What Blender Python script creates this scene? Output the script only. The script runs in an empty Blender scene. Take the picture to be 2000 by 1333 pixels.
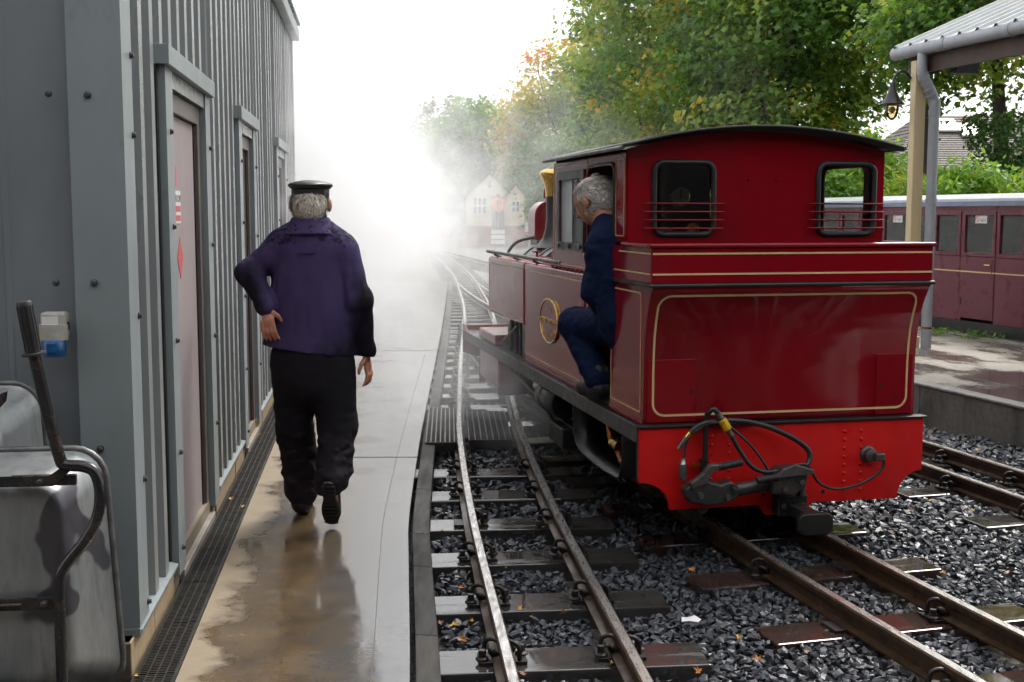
import bpy, bmesh, math, random
import numpy as np
from mathutils import Vector, Matrix, Quaternion
R = math.radians
random.seed(7); RNG = np.random.default_rng(7)
SC = bpy.context.scene
COL = SC.collection

# ------------------------------------------------------------------ camera, sky, sun, exposure
cam_d = bpy.data.cameras.new('camera'); cam = bpy.data.objects.new('camera', cam_d); COL.objects.link(cam)
cam.location = (0, 0, 1.5); cam.rotation_euler = (R(90 - 6.02), 0, 0)
cam_d.sensor_width = 36; cam_d.lens = 42.3; cam_d.clip_start = .05; cam_d.clip_end = 2000
SC.camera = cam
SUN_AZ, SUN_EL = 32, 50           # azimuth measured from straight ahead, towards the platform
w = bpy.data.worlds.new('World'); SC.world = w; w.use_nodes = True
nt = w.node_tree; nt.nodes.clear(); N = nt.nodes.new; LK = nt.links.new
sky = N('ShaderNodeTexSky'); sky.sky_type = 'NISHITA'; sky.sun_disc = False
sky.sun_elevation = R(SUN_EL); sky.sun_rotation = R(SUN_AZ); sky.dust_density = 4; sky.air_density = 1
hs = N('ShaderNodeHueSaturation'); hs.inputs['Saturation'].default_value = .12
tc = N('ShaderNodeTexCoord'); no = N('ShaderNodeTexNoise'); no.inputs['Scale'].default_value = 2.2; no.inputs['Detail'].default_value = 5
mp = N('ShaderNodeMapping'); mp.inputs['Scale'].default_value = (1, 1, 2.6)
cr = N('ShaderNodeValToRGB'); cr.color_ramp.elements[0].position = .32; cr.color_ramp.elements[1].position = .68
cr.color_ramp.elements[0].color = (9.6, 9.9, 10.4, 1); cr.color_ramp.elements[1].color = (12.6, 12.7, 12.9, 1)
mx = N('ShaderNodeMix'); mx.data_type = 'RGBA'; mx.inputs[0].default_value = .86
bg = N('ShaderNodeBackground'); bg.inputs['Strength'].default_value = .108; ow = N('ShaderNodeOutputWorld')
LK(tc.outputs['Generated'], mp.inputs[0]); LK(mp.outputs[0], no.inputs['Vector']); LK(no.outputs['Fac'], cr.inputs[0])
LK(sky.outputs[0], hs.inputs['Color']); LK(hs.outputs[0], mx.inputs[6]); LK(cr.outputs[0], mx.inputs[7])
LK(mx.outputs[2], bg.inputs['Color']); LK(bg.outputs[0], ow.inputs['Surface'])
sd = bpy.data.lights.new('sun', 'SUN'); sd.energy = 2.9; sd.angle = R(24); sd.color = (1, .95, .88)
so = bpy.data.objects.new('sun', sd); COL.objects.link(so)
_dir = Vector((math.sin(R(SUN_AZ)) * math.cos(R(SUN_EL)), math.cos(R(SUN_AZ)) * math.cos(R(SUN_EL)), math.sin(R(SUN_EL))))
so.rotation_euler = _dir.to_track_quat('Z', 'Y').to_euler()
SC.view_settings.view_transform = 'Standard'; SC.view_settings.look = 'None'
SC.view_settings.exposure = .55; SC.view_settings.gamma = 1; SC.view_settings.use_curve_mapping = False
SC.render.engine = 'CYCLES'
cy = SC.cycles
cy.max_bounces = 12; cy.diffuse_bounces = 3; cy.glossy_bounces = 3; cy.transmission_bounces = 5; cy.transparent_max_bounces = 10
cy.volume_bounces = 7; cy.volume_step_rate = 1.0; cy.volume_max_steps = 48
cy.use_denoising = True; cy.use_adaptive_sampling = True; cy.adaptive_threshold = .06; cy.adaptive_min_samples = 20
cy.caustics_reflective = False; cy.caustics_refractive = False; cy.sample_clamp_indirect = 6

# ------------------------------------------------------------------ object helpers
def prop(o, label=None, cat=None, group=None, kind=None):
    if label: o['label'] = label
    if cat: o['category'] = cat
    if group: o['group'] = group
    if kind: o['kind'] = kind
    return o
def empty(name, loc=(0, 0, 0), rz=0, label=None, cat=None, group=None):
    o = bpy.data.objects.new(name, None); COL.objects.link(o); o.location = loc; o.rotation_euler = (0, 0, R(rz))
    o.empty_display_size = .1
    return prop(o, label, cat, group)
def copy_tree(o, parent=None):
    c = o.copy(); COL.objects.link(c); c.parent = parent
    for ch in list(o.children): copy_tree(ch, c)
    return c
def inst(name, me, parent, mtx=None):
    o = bpy.data.objects.new(name, me); COL.objects.link(o); o.parent = parent
    if mtx is not None: o.matrix_local = mtx
    return o
T = Matrix.Translation
def RX(a): return Matrix.Rotation(R(a), 4, 'X')
def RY(a): return Matrix.Rotation(R(a), 4, 'Y')
def RZ(a): return Matrix.Rotation(R(a), 4, 'Z')
def align(a, b):
    a = Vector(a); b = Vector(b); d = b - a
    return T(a) @ d.to_track_quat('Z', 'Y').to_matrix().to_4x4(), d.length

class MB:
    def __init__(s): s.v = []; s.f = []; s.mi = []; s.cur = 0
    def add(s, v, f, m=None):
        b = len(s.v)
        s.v += [tuple((m @ Vector(p)) if m else p) for p in v]
        s.f += [tuple(i + b for i in q) for q in f]; s.mi += [s.cur] * len(f); return s
    def box(s, x0, x1, y0, y1, z0, z1, m=None):
        return s.add([(x0, y0, z0), (x1, y0, z0), (x1, y1, z0), (x0, y1, z0), (x0, y0, z1), (x1, y0, z1), (x1, y1, z1), (x0, y1, z1)],
                     [(0, 3, 2, 1), (4, 5, 6, 7), (0, 1, 5, 4), (1, 2, 6, 5), (2, 3, 7, 6), (3, 0, 4, 7)], m)
    def prism(s, pts, axis, a0, a1, m=None):
        n = len(pts)
        def P(p, a): return (a, p[0], p[1]) if axis == 'x' else (p[0], a, p[1]) if axis == 'y' else (p[0], p[1], a)
        v = [P(p, a0) for p in pts] + [P(p, a1) for p in pts]
        return s.add(v, [tuple(range(n))[::-1], tuple(range(n, 2 * n))] + [(i, (i + 1) % n, n + (i + 1) % n, n + i) for i in range(n)], m)
    def lathe(s, prof, n=24, m=None, cap=True):
        v = []; f = []
        for r, z in prof:
            for k in range(n):
                a = 2 * math.pi * k / n; v.append((r * math.cos(a), r * math.sin(a), z))
        for i in range(len(prof) - 1):
            for k in range(n):
                f.append((i * n + k, i * n + (k + 1) % n, (i + 1) * n + (k + 1) % n, (i + 1) * n + k))
        if cap:
            f.append(tuple(range(n))[::-1]); f.append(tuple(range((len(prof) - 1) * n, len(prof) * n)))
        return s.add(v, f, m)
    def cyl(s, a, b, r, n=16, r2=None):
        m, l = align(a, b); return s.lathe([(r, 0), (r if r2 is None else r2, l)], n, m)
    def tube(s, path, r, n=8, closed=False, cap=True):
        P = [Vector(p) for p in path]; k = len(P); rr = r if isinstance(r, (list, tuple)) else [r] * k
        v = []; f = []; up = None
        for i in range(k):
            if closed: t = P[(i + 1) % k] - P[i - 1]
            else: t = P[min(i + 1, k - 1)] - P[max(i - 1, 0)]
            t.normalize()
            if up is None:
                up = Vector((0, 0, 1)) if abs(t.z) < .9 else Vector((1, 0, 0))
            u = (up - t * up.dot(t)).normalized(); up = u; q = t.cross(u)
            for j in range(n):
                a = 2 * math.pi * j / n; v.append(tuple(P[i] + (u * math.cos(a) + q * math.sin(a)) * rr[i]))
        for i in range(k if closed else k - 1):
            for j in range(n):
                a = i * n + j; b = i * n + (j + 1) % n; c = ((i + 1) % k) * n + (j + 1) % n; d = ((i + 1) % k) * n + j
                f.append((a, b, c, d))
        if not closed and cap: f.append(tuple(range(n))[::-1]); f.append(tuple(range((k - 1) * n, k * n)))
        return s.add(v, f)
    def sweep(s, prof, path, flip=False):
        # prof: list of (across, up); path: list of (x, y, z) ; across is to the right of travel
        P = [Vector(p) for p in path]; k = len(P); n = len(prof); v = []; f = []
        for i in range(k):
            t = P[min(i + 1, k - 1)] - P[max(i - 1, 0)]; t.z = 0; t.normalize(); rt = Vector((t.y, -t.x, 0))
            for a, u in prof: v.append(tuple(P[i] + rt * a + Vector((0, 0, u))))
        for i in range(k - 1):
            for j in range(n):
                f.append((i * n + j, i * n + (j + 1) % n, (i + 1) * n + (j + 1) % n, (i + 1) * n + j))
        f.append(tuple(range(n))); f.append(tuple(range((k - 1) * n, k * n))[::-1])
        return s.add(v, f)
    def sphere(s, c, r, n=12, sc=(1, 1, 1), half=False):
        k = n // 2; v = []; f = []
        rows = range(k + 1) if not half else range(k // 2 + 1)
        for i in rows:
            a = math.pi * i / k
            for j in range(n):
                b = 2 * math.pi * j / n
                v.append((c[0] + r * sc[0] * math.sin(a) * math.cos(b), c[1] + r * sc[1] * math.sin(a) * math.sin(b), c[2] + r * sc[2] * math.cos(a)))
        m = len(list(rows))
        for i in range(m - 1):
            for j in range(n): f.append((i * n + j, (i + 1) * n + j, (i + 1) * n + (j + 1) % n, i * n + (j + 1) % n))
        return s.add(v, f)
    def plate(s, outer, holes, to3, th):
        # flat plate with holes: outer / holes are 2D loops, to3(u, v, d) places it, th is the depth
        bm = bmesh.new(); loops = [outer] + list(holes); es = []
        for lp in loops:
            vs = [bm.verts.new((p[0], p[1], 0)) for p in lp]
            es += [bm.edges.new((vs[i], vs[(i + 1) % len(vs)])) for i in range(len(vs))]
        bmesh.ops.triangle_fill(bm, use_beauty=True, edges=es, normal=(0, 0, 1))
        bm.verts.index_update()
        v = [x.co.copy() for x in bm.verts]; fs = [tuple(q.index for q in fc.verts) for fc in bm.faces]; n = len(v); bm.free()
        V = [to3(p.x, p.y, 0) for p in v] + [to3(p.x, p.y, th) for p in v]
        F = fs + [tuple(i + n for i in q[::-1]) for q in fs]; b = 0
        for lp in loops:
            k = len(lp); F += [(b + i, b + (i + 1) % k, n + b + (i + 1) % k, n + b + i) for i in range(k)]; b += k
        return s.add(V, F)
    def mesh(s, name, mats):
        me = bpy.data.meshes.new(name); me.from_pydata(s.v, [], s.f)
        for m in (mats if isinstance(mats, (list, tuple)) else [mats]): me.materials.append(m)
        if isinstance(mats, (list, tuple)) and len(mats) > 1: me.polygons.foreach_set('material_index', s.mi)
        bm = bmesh.new(); bm.from_mesh(me); bmesh.ops.recalc_face_normals(bm, faces=bm.faces); bm.to_mesh(me); bm.free()
        return me
    def build(s, name, mats, parent=None, smooth=None, bevel=0, seg=2):
        me = s.mesh(name, mats); o = bpy.data.objects.new(name, me); COL.objects.link(o); o.parent = parent
        if smooth is not None:
            me.polygons.foreach_set('use_smooth', [True] * len(me.polygons))
            if smooth < 180: me.set_sharp_from_angle(angle=R(smooth))
        if bevel:
            b = o.modifiers.new('bevel', 'BEVEL'); b.width = bevel; b.segments = seg; b.limit_method = 'ANGLE'; b.angle_limit = R(40)
            b.harden_normals = False
        return o

def rrect(x0, x1, z0, z1, r, n=5):
    pts = []
    for cx, cz, a0 in ((x1 - r, z1 - r, 0), (x0 + r, z1 - r, 90), (x0 + r, z0 + r, 180), (x1 - r, z0 + r, 270)):
        for k in range(n + 1):
            a = R(a0 + 90 * k / n); pts.append((cx + r * math.cos(a), cz + r * math.sin(a)))
    return pts
def fast_mesh(name, v, k, fcount, loops, mat, parent=None, attr=None, smooth=False):
    # every face has k corners; loops flat int array
    me = bpy.data.meshes.new(name); me.vertices.add(len(v)); me.vertices.foreach_set('co', np.asarray(v, np.float32).ravel())
    me.loops.add(fcount * k); me.loops.foreach_set('vertex_index', np.asarray(loops, np.int32).ravel())
    me.polygons.add(fcount); me.polygons.foreach_set('loop_start', np.arange(fcount, dtype=np.int32) * k)
    try: me.polygons.foreach_set('loop_total', np.full(fcount, k, np.int32))
    except Exception: pass
    me.polygons.foreach_set('use_smooth', np.full(fcount, smooth))
    if attr is not None:
        a = me.attributes.new('tint', 'FLOAT', 'FACE'); a.data.foreach_set('value', np.asarray(attr, np.float32))
    me.materials.append(mat); me.update(calc_edges=True); me.validate()
    o = bpy.data.objects.new(name, me); COL.objects.link(o); o.parent = parent
    return o
def spline(pts, n):
    # Catmull-Rom through 2D/3D points, n samples per span
    P = [Vector(p) for p in pts]; out = []
    for i in range(len(P) - 1):
        a = P[max(i - 1, 0)]; b = P[i]; c = P[i + 1]; d = P[min(i + 2, len(P) - 1)]
        for k in range(n):
            t = k / n
            out.append(.5 * ((2 * b) + (c - a) * t + (2 * a - 5 * b + 4 * c - d) * t * t + (3 * b - a - 3 * c + d) * t ** 3))
    out.append(P[-1]); return out

def text_mesh(txt, size, depth=.001, mat=None, parent=None, mtx=None, name='lettering', align='CENTER'):
    cu = bpy.data.curves.new('t', 'FONT'); cu.body = txt; cu.size = size; cu.extrude = depth; cu.align_x = align; cu.align_y = 'CENTER'
    cu.resolution_u = 2
    to = bpy.data.objects.new('t', cu); COL.objects.link(to)
    dg = bpy.context.evaluated_depsgraph_get(); dg.update()
    me = bpy.data.meshes.new_from_object(to.evaluated_get(dg)); bpy.data.objects.remove(to); bpy.data.curves.remove(cu)
    me.name = name; me.materials.clear(); me.materials.append(mat)
    o = bpy.data.objects.new(name, me); COL.objects.link(o); o.parent = parent
    if mtx is not None: o.matrix_local = mtx
    return o

# ------------------------------------------------------------------ materials
def nodes(name):
    m = bpy.data.materials.new(name); m.use_nodes = True; nt = m.node_tree
    b = nt.nodes['Principled BSDF']; return m, nt, b
def c4(c): return (c[0], c[1], c[2], 1)
def tex(nt, scale, detail=4, rough=.55, vec=None, stretch=None, kind='ShaderNodeTexNoise', rnd=False):
    t = nt.nodes.new('ShaderNodeTexCoord'); out = t.outputs['Object']
    if rnd:
        oi = nt.nodes.new('ShaderNodeObjectInfo'); mu = nt.nodes.new('ShaderNodeMath'); mu.operation = 'MULTIPLY'; mu.inputs[1].default_value = 37
        nt.links.new(oi.outputs['Random'], mu.inputs[0])
        ad = nt.nodes.new('ShaderNodeVectorMath'); ad.operation = 'ADD'; nt.links.new(out, ad.inputs[0]); nt.links.new(mu.outputs[0], ad.inputs[1]); out = ad.outputs[0]
    if stretch:
        mp = nt.nodes.new('ShaderNodeMapping'); mp.inputs['Scale'].default_value = stretch; nt.links.new(out, mp.inputs[0]); out = mp.outputs[0]
    n = nt.nodes.new(kind); n.inputs['Scale'].default_value = scale
    if 'Detail' in n.inputs: n.inputs['Detail'].default_value = detail
    if 'Roughness' in n.inputs and kind == 'ShaderNodeTexNoise': n.inputs['Roughness'].default_value = rough
    nt.links.new(out, n.inputs['Vector']); return n
def ramp(nt, fac, stops):
    c = nt.nodes.new('ShaderNodeValToRGB'); e = c.color_ramp.elements
    while len(e) < len(stops): e.new(.5)
    for x, (p, col) in zip(e, stops):
        x.position = p; x.color = c4(col) if hasattr(col, '__len__') else (col, col, col, 1)
    nt.links.new(fac, c.inputs[0]); return c.outputs[0]
def bump(nt, b, fac, strength, dist=.01):
    n = nt.nodes.new('ShaderNodeBump'); n.inputs['Strength'].default_value = strength; n.inputs['Distance'].default_value = dist
    nt.links.new(fac, n.inputs['Height']); nt.links.new(n.outputs[0], b.inputs['Normal']); return n
def mixc(nt, fac, a, b_, mode='MIX'):
    m = nt.nodes.new('ShaderNodeMix'); m.data_type = 'RGBA'; m.blend_type = mode
    for sock, val in ((m.inputs[0], fac), (m.inputs[6], a), (m.inputs[7], b_)):
        if hasattr(val, 'node'): nt.links.new(val, sock)
        elif hasattr(val, '__len__'): sock.default_value = c4(val)
        else: sock.default_value = val
    return m.outputs[2]
def math_(nt, op, a, b_=None, clamp=False):
    m = nt.nodes.new('ShaderNodeMath'); m.operation = op; m.use_clamp = clamp
    for i, v in ((0, a), (1, b_)):
        if v is None: continue
        if hasattr(v, 'node'): nt.links.new(v, m.inputs[i])
        else: m.inputs[i].default_value = v
    return m.outputs[0]
def mat(name, col, rough=.5, metal=0, col2=None, scale=6, rough2=None, bmp=0, bscale=60, coat=0, stretch=None, spec=.5, lo=.35, hi=.65, rnd=True, detail=3, dist=.004):
    m, nt, b = nodes(name)
    b.inputs['Metallic'].default_value = metal; b.inputs['Roughness'].default_value = rough; b.inputs['Base Color'].default_value = c4(col)
    b.inputs['Specular IOR Level'].default_value = spec
    if coat: b.inputs['Coat Weight'].default_value = coat; b.inputs['Coat Roughness'].default_value = .04
    if col2 is None: col2 = tuple(x * .72 for x in col)
    n = tex(nt, scale, detail, .6, stretch=stretch, rnd=rnd)
    nt.links.new(ramp(nt, n.outputs['Fac'], [(lo, col), (hi, col2)]), b.inputs['Base Color'])
    if rough2 is not None:
        n2 = tex(nt, scale * 1.7, detail, .6, stretch=stretch, rnd=rnd)
        nt.links.new(ramp(nt, n2.outputs['Fac'], [(.35, rough), (.65, rough2)]), b.inputs['Roughness'])
    if bmp:
        n3 = tex(nt, bscale, 4, .6, stretch=stretch, rnd=rnd); bump(nt, b, n3.outputs['Fac'], bmp, dist)
    return m
M = {}
# ------------------------------------------------------------------ setting: ground, walkway, drain, platform
def ground_mat():
    m, nt, b = nodes('gravel_ground')
    v = tex(nt, 26, kind='ShaderNodeTexVoronoi'); n = tex(nt, .5, 5)
    c1 = ramp(nt, v.outputs['Color'], [(.1, (.035, .035, .038)), (.6, (.09, .088, .086)), (1, (.19, .18, .17))])
    c2 = ramp(nt, n.outputs['Fac'], [(.4, (.75, .73, .7)), (.62, (1, .9, .8))])
    nt.links.new(mixc(nt, 1, c1, c2, 'MULTIPLY'), b.inputs['Base Color']); b.inputs['Roughness'].default_value = .5
    bump(nt, b, v.outputs['Distance'], .8, .02); return m
M['ground'] = ground_mat()
prop(MB().add([(-300, -60, -.16), (300, -60, -.16), (300, 600, -.16), (-300, 600, -.16)], [(0, 1, 2, 3)]).build('ground', M['ground']), kind='structure')

BX = Vector((math.cos(R(6.69)), math.sin(R(6.69)), 0)); BY = Vector((-BX.y, BX.x, 0)); BO = Vector((-1.2347, 3.802, 0))
def bw(x, y, z=0): return BO + BX * x + BY * y + Vector((0, 0, z))

def walkway_mat():
    m, nt, b = nodes('wet_concrete')
    t = nt.nodes.new('ShaderNodeTexCoord')
    dt = nt.nodes.new('ShaderNodeVectorMath'); dt.operation = 'DOT_PRODUCT'; dt.inputs[1].default_value = BX
    nt.links.new(t.outputs['Object'], dt.inputs[0])
    u = math_(nt, 'SUBTRACT', dt.outputs['Value'], float(BO.dot(BX)))       # metres from the shed wall
    n1 = tex(nt, 2.1, 6, .62); n2 = tex(nt, 9, 5, .65); n3 = tex(nt, 60, 3, .6)
    e = math_(nt, 'ADD', u, math_(nt, 'MULTIPLY', math_(nt, 'SUBTRACT', n1.outputs['Fac'], .5), .55))
    e = math_(nt, 'ADD', e, math_(nt, 'MULTIPLY', math_(nt, 'SUBTRACT', n2.outputs['Fac'], .5), .16))
    wet = ramp(nt, e, [(.18, 0.), (.26, 1.)])
    dry = mixc(nt, n2.outputs['Fac'], (.42, .33, .21), (.28, .21, .13))
    brown = ramp(nt, n1.outputs['Fac'], [(.35, (.075, .047, .022)), (.5, (.15, .098, .05)), (.68, (.24, .165, .09))])
    brown = mixc(nt, ramp(nt, n2.outputs['Fac'], [(.45, 0.), (.75, .75)]), brown, (.06, .045, .032))
    grey = mixc(nt, n2.outputs['Fac'], (.17, .165, .16), (.11, .11, .112))
    tone = ramp(nt, math_(nt, 'ADD', e, math_(nt, 'MULTIPLY', n2.outputs['Fac'], .15)), [(.55, 0.), (.85, 1.)])
    wc = mixc(nt, tone, brown, grey)
    col = mixc(nt, wet, dry, wc)
    nt.links.new(col, b.inputs['Base Color'])
    pud = ramp(nt, math_(nt, 'ADD', n1.outputs['Fac'], math_(nt, 'MULTIPLY', math_(nt, 'SUBTRACT', u, .55), .22)), [(.44, .26), (.56, .05)])
    rr = mixc(nt, ramp(nt, n3.outputs['Fac'], [(.4, 0.), (.7, .35)]), pud, (.3, .3, .3))
    rf = mixc(nt, wet, (.7, .7, .7), rr)
    nt.links.new(rf, b.inputs['Roughness'])
    b.inputs['Specular IOR Level'].default_value = .85
    bp = bump(nt, b, n3.outputs['Fac'], .25, .004)
    bs = mixc(nt, wet, (.35, .35, .35), ramp(nt, pud, [(.06, .05), (.27, .22)]))
    nt.links.new(bs, bp.inputs['Strength'])
    return m
M['walk'] = walkway_mat()
EDGE = [(-.05, 0), (-.22, 2.2), (-.33, 3.74), (-.447, 5.07), (-.519, 5.97), (-.615, 7.92), (-.688, 9.7), (-.98, 17), (-1.434, 27)]
edge = [(p.x, p.y) for p in spline(EDGE, 6)]
mb = MB()
wl = [bw(.14, (y - 3.802) / BY.y) for x, y in edge]
n = len(edge); v = []; f = []
for i in range(n):
    x, y = edge[i]; v += [(wl[i].x, wl[i].y, 0), (x, y, 0), (x, y, -.16)]
    if i: b = 3 * i; f += [(b - 3, b - 2, b + 1, b), (b - 2, b - 1, b + 2, b + 1)]
mb.add(v, f)
walk = prop(mb.build('pavement', M['walk']), kind='structure')
# saw-cut joints and the paler cast strip beside the edge, set a few millimetres into the slab
M['joint'] = mat('joint', (.12, .115, .11), .5)
for yy in (7.35, 13.2):
    a = bw(.16, (yy - 3.802) / BY.y); xe = np.interp(yy, [q[1] for q in edge], [q[0] for q in edge])
    MB().box(a.x, xe, yy - .004, yy + .004, .001, .0025).build('joint', M['joint'], walk)
MB().sweep([(-.0015, .001), (.0015, .001), (.0015, .002), (-.0015, .002)], [(x - .125, y, 0) for x, y in edge if 3 < y < 14]).build('joint', M['joint'], walk)
M['board'] = mat('edge_board', (.075, .068, .06), .75, col2=(.035, .032, .03), scale=9, spec=.2, rough2=.5, bmp=.4, bscale=30, stretch=(1, .15, 1))
bo = [(x, y) for x, y in edge if y > 2.1]
eb = empty('track_edging', (bo[0][0], bo[0][1], 0), label='dark weathered board edging between the wet walkway and the near track', cat='edging')
def offs(pts, d):
    out = []
    for i, p in enumerate(pts):
        a = pts[max(i - 1, 0)]; c = pts[min(i + 1, len(pts) - 1)]; t = Vector((c[0] - a[0], c[1] - a[1])).normalized()
        out.append((p[0] + t.y * d, p[1] - t.x * d))
    return out
bo2 = offs(bo, .085)
for k in range(0, len(bo2) - 1, 4):
    seg = bo2[k:k + 5]
    if len(seg) < 2: continue
    o = MB().sweep([(-.066, -.012), (.018, -.02), (.018, -.15), (-.066, -.15)], [(x - bo[0][0], y - bo[0][1] + (.003 if q == 0 else 0), 0) for q, (x, y) in enumerate(seg)]).build('board', M['board'], eb, bevel=.004)

# drain channel along the shed wall
M['iron'] = mat('drain_iron', (.035, .034, .034), .42, metal=.5, col2=(.07, .062, .05), scale=14, rough2=.6, bmp=.3, bscale=80)
M['void'] = mat('dark_void', (.008, .008, .008), .9)
dr = empty('drain_channel', BO, 6.69, 'black slotted drain channel running along the foot of the metal shed', 'drain')
MB().box(0, .138, -1.4, 9.1, -.06, -.035).build('channel_bed', M['void'], dr)
for x0 in (0, .13):
    MB().box(x0, x0 + .008, -1.4, 9.1, -.04, .006).build('channel_frame', M['iron'], dr)
mb = MB()
for j in range(5): mb.box(.009 + j * .0292, .0135 + j * .0292, 0, .495, -.02, .002)
for i in range(33):
    for j in range(4):
        yy = .004 + i * .015 + (j % 2) * .0045
        mb.box(.0135 + j * .0292, .0382 + j * .0292, yy, yy + .0065, -.015, .0015)
gm = mb.mesh('grate', M['iron'])
for k in range(-2, 18): prop(inst('grate', gm, dr, T((0, k * .5, 0))), kind='stuff')

# platform on the far side of the tracks
PO = Vector((3.157, 9.224, 0)); PR = 15.85
def platform_mat():
    m, nt, b = nodes('platform_concrete')
    n1 = tex(nt, 1.6, 6, .6, stretch=(1, .55, 1)); n2 = tex(nt, 45, 3, .6); n3 = tex(nt, 7, 5)
    dry = mixc(nt, ramp(nt, n2.outputs['Fac'], [(.35, 0.), (.65, 1.)]), (.20, .175, .14), (.40, .36, .30))
    wet = mixc(nt, n3.outputs['Fac'], (.12, .10, .085), (.07, .062, .055))
    k = ramp(nt, n1.outputs['Fac'], [(.44, 0.), (.58, 1.)])
    nt.links.new(mixc(nt, k, dry, wet), b.inputs['Base Color'])
    nt.links.new(ramp(nt, n1.outputs['Fac'], [(.40, .55), (.52, .2), (.58, .05)]), b.inputs['Roughness'])
    bp = bump(nt, b, n2.outputs['Fac'], .5, .006)
    nt.links.new(ramp(nt, n1.outputs['Fac'], [(.46, .6), (.58, .03)]), bp.inputs['Strength']); return m
def stain_mat(name, c1, c2, c3):
    m, nt, b = nodes(name); n1 = tex(nt, 3, 6, .65, stretch=(1, 1, .35)); n2 = tex(nt, 22, 5, .6)
    nt.links.new(mixc(nt, ramp(nt, n2.outputs['Fac'], [(.4, 0.), (.7, .6)]), ramp(nt, n1.outputs['Fac'], [(.33, c1), (.5, c2), (.66, c3)]), c3), b.inputs['Base Color'])
    b.inputs['Roughness'].default_value = .65; bump(nt, b, n2.outputs['Fac'], .5, .006); return m
M['plat'] = platform_mat(); M['platwall'] = stain_mat('platform_face', (.21, .19, .16), (.15, .135, .115), (.05, .045, .04))
M['coping'] = mat('coping', (.30, .29, .27), .5, col2=(.19, .18, .165), scale=12, bmp=.5, bscale=50)
pe = empty('platform', PO, PR); prop(pe, kind='structure')
MB().box(.035, 2.62, -13, 9, -.16, .19).build('platform_slab', [M['plat']], pe)
for k in range(-10, 8):
    MB().box(0, .0345, k * 1.2 + .004, k * 1.2 + 1.196, -.16, .178).build('face_slab', M['platwall'], pe, bevel=.006)
    MB().box(-.012, .12, k * 1.2 + .002, k * 1.2 + 1.198, .1795, .2).build('coping_slab', M['coping'], pe, bevel=.006)
MB().box(.60, .608, -12, 8.9, .19, .1925).build('joint', M['joint'], pe)
MB().box(2.622, 2.70, -13, 9, -.16, .205).build('coping_strip', M['coping'], pe, bevel=.006)

# ------------------------------------------------------------------ tracks
def rail_mats():
    m, nt, b = nodes('rail_side'); n = tex(nt, 18, 5, .65); n2 = tex(nt, 4, 4)
    nt.links.new(ramp(nt, n.outputs['Fac'], [(.3, (.035, .024, .018)), (.5, (.075, .042, .022)), (.7, (.14, .075, .032))]), b.inputs['Base Color'])
    nt.links.new(ramp(nt, n2.outputs['Fac'], [(.35, .28), (.65, .6)]), b.inputs['Roughness']); b.inputs['Metallic'].default_value = .35
    bump(nt, b, n.outputs['Fac'], .3, .003)
    m2, nt, b = nodes('rail_head'); n = tex(nt, 60, 4, .6, stretch=(1, .2, 1)); n2 = tex(nt, 3.5, 3)
    nt.links.new(ramp(nt, n.outputs['Fac'], [(.35, (.62, .61, .60)), (.6, (.35, .33, .31)), (.75, (.14, .12, .1))]), b.inputs['Base Color'])
    b.inputs['Metallic'].default_value = .85; nt.links.new(ramp(nt, n.outputs['Fac'], [(.3, .16), (.7, .42)]), b.inputs['Roughness'])
    return m, m2
M['rail'], M['railhead'] = rail_mats()
def sleeper_mat(name, a, b_, c):
    m, nt, b = nodes(name); n = tex(nt, 5, 5, .6, stretch=(.25, 3, 3), rnd=True); n2 = tex(nt, 7, 5, .6, stretch=(.35, 1.6, 1), rnd=True); n3 = tex(nt, 70, 3, stretch=(.1, 1, 1), rnd=True)
    nt.links.new(ramp(nt, n.outputs['Fac'], [(.3, a), (.5, b_), (.7, c)]), b.inputs['Base Color'])
    nt.links.new(ramp(nt, n2.outputs['Fac'], [(.46, .04), (.56, .13), (.70, .42)]), b.inputs['Roughness'])
    bp = bump(nt, b, n3.outputs['Fac'], .3, .004); nt.links.new(ramp(nt, n2.outputs['Fac'], [(.48, .0), (.62, .5)]), bp.inputs['Strength'])
    b.inputs['Specular IOR Level'].default_value = .9; return m
M['sleeper'] = sleeper_mat('wet_sleeper', (.055, .05, .047), (.09, .084, .08), (.04, .033, .03))
M['sleeper_red'] = sleeper_mat('wet_red_sleeper', (.10, .035, .028), (.065, .04, .034), (.05, .042, .038))
M['blackiron'] = mat('black_iron', (.022, .02, .02), .35, metal=.4, col2=(.05, .04, .035), scale=20, rough2=.55, bmp=.3, bscale=70)
prof = [(-.038, -.065), (.038, -.065), (.038, -.057), (.008, -.050), (.007, -.012), (.021, -.006), (.022, .014), (.016, .02), (-.016, .02), (-.022, .014), (-.021, -.006), (-.007, -.012), (-.008, -.050), (-.038, -.057)]
plate_me = MB().box(-.085, .085, -.055, .055, -.012, 0).mesh('base_plate', M['blackiron'])
mb = MB(); cp = [(-.066, .03, .0), (-.066, .03, .03), (-.060, .028, .05), (-.040, .018, .060), (-.020, .006, .056), (-.008, -.004, .036), (-.012, -.012, .014), (-.030, -.016, .010), (-.044, -.012, .022), (-.046, -.02, .034), (-.036, -.034, .034), (-.02, -.036, .02)]
mb.tube([tuple(p) for p in spline(cp, 3)], .0085, 7); clip_me = mb.mesh('spring_clip', M['blackiron'])
clip_me.polygons.foreach_set('use_smooth', [True] * len(clip_me.polygons))
mb = MB(); mb.lathe([(.024, 0), (.024, .006), (.014, .012), (.014, .018)], 10); mb.box(-.011, .011, -.011, .011, .018, .036); bolt_me = mb.mesh('coach_bolt', M['blackiron'])
SLEEPERS = []
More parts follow.
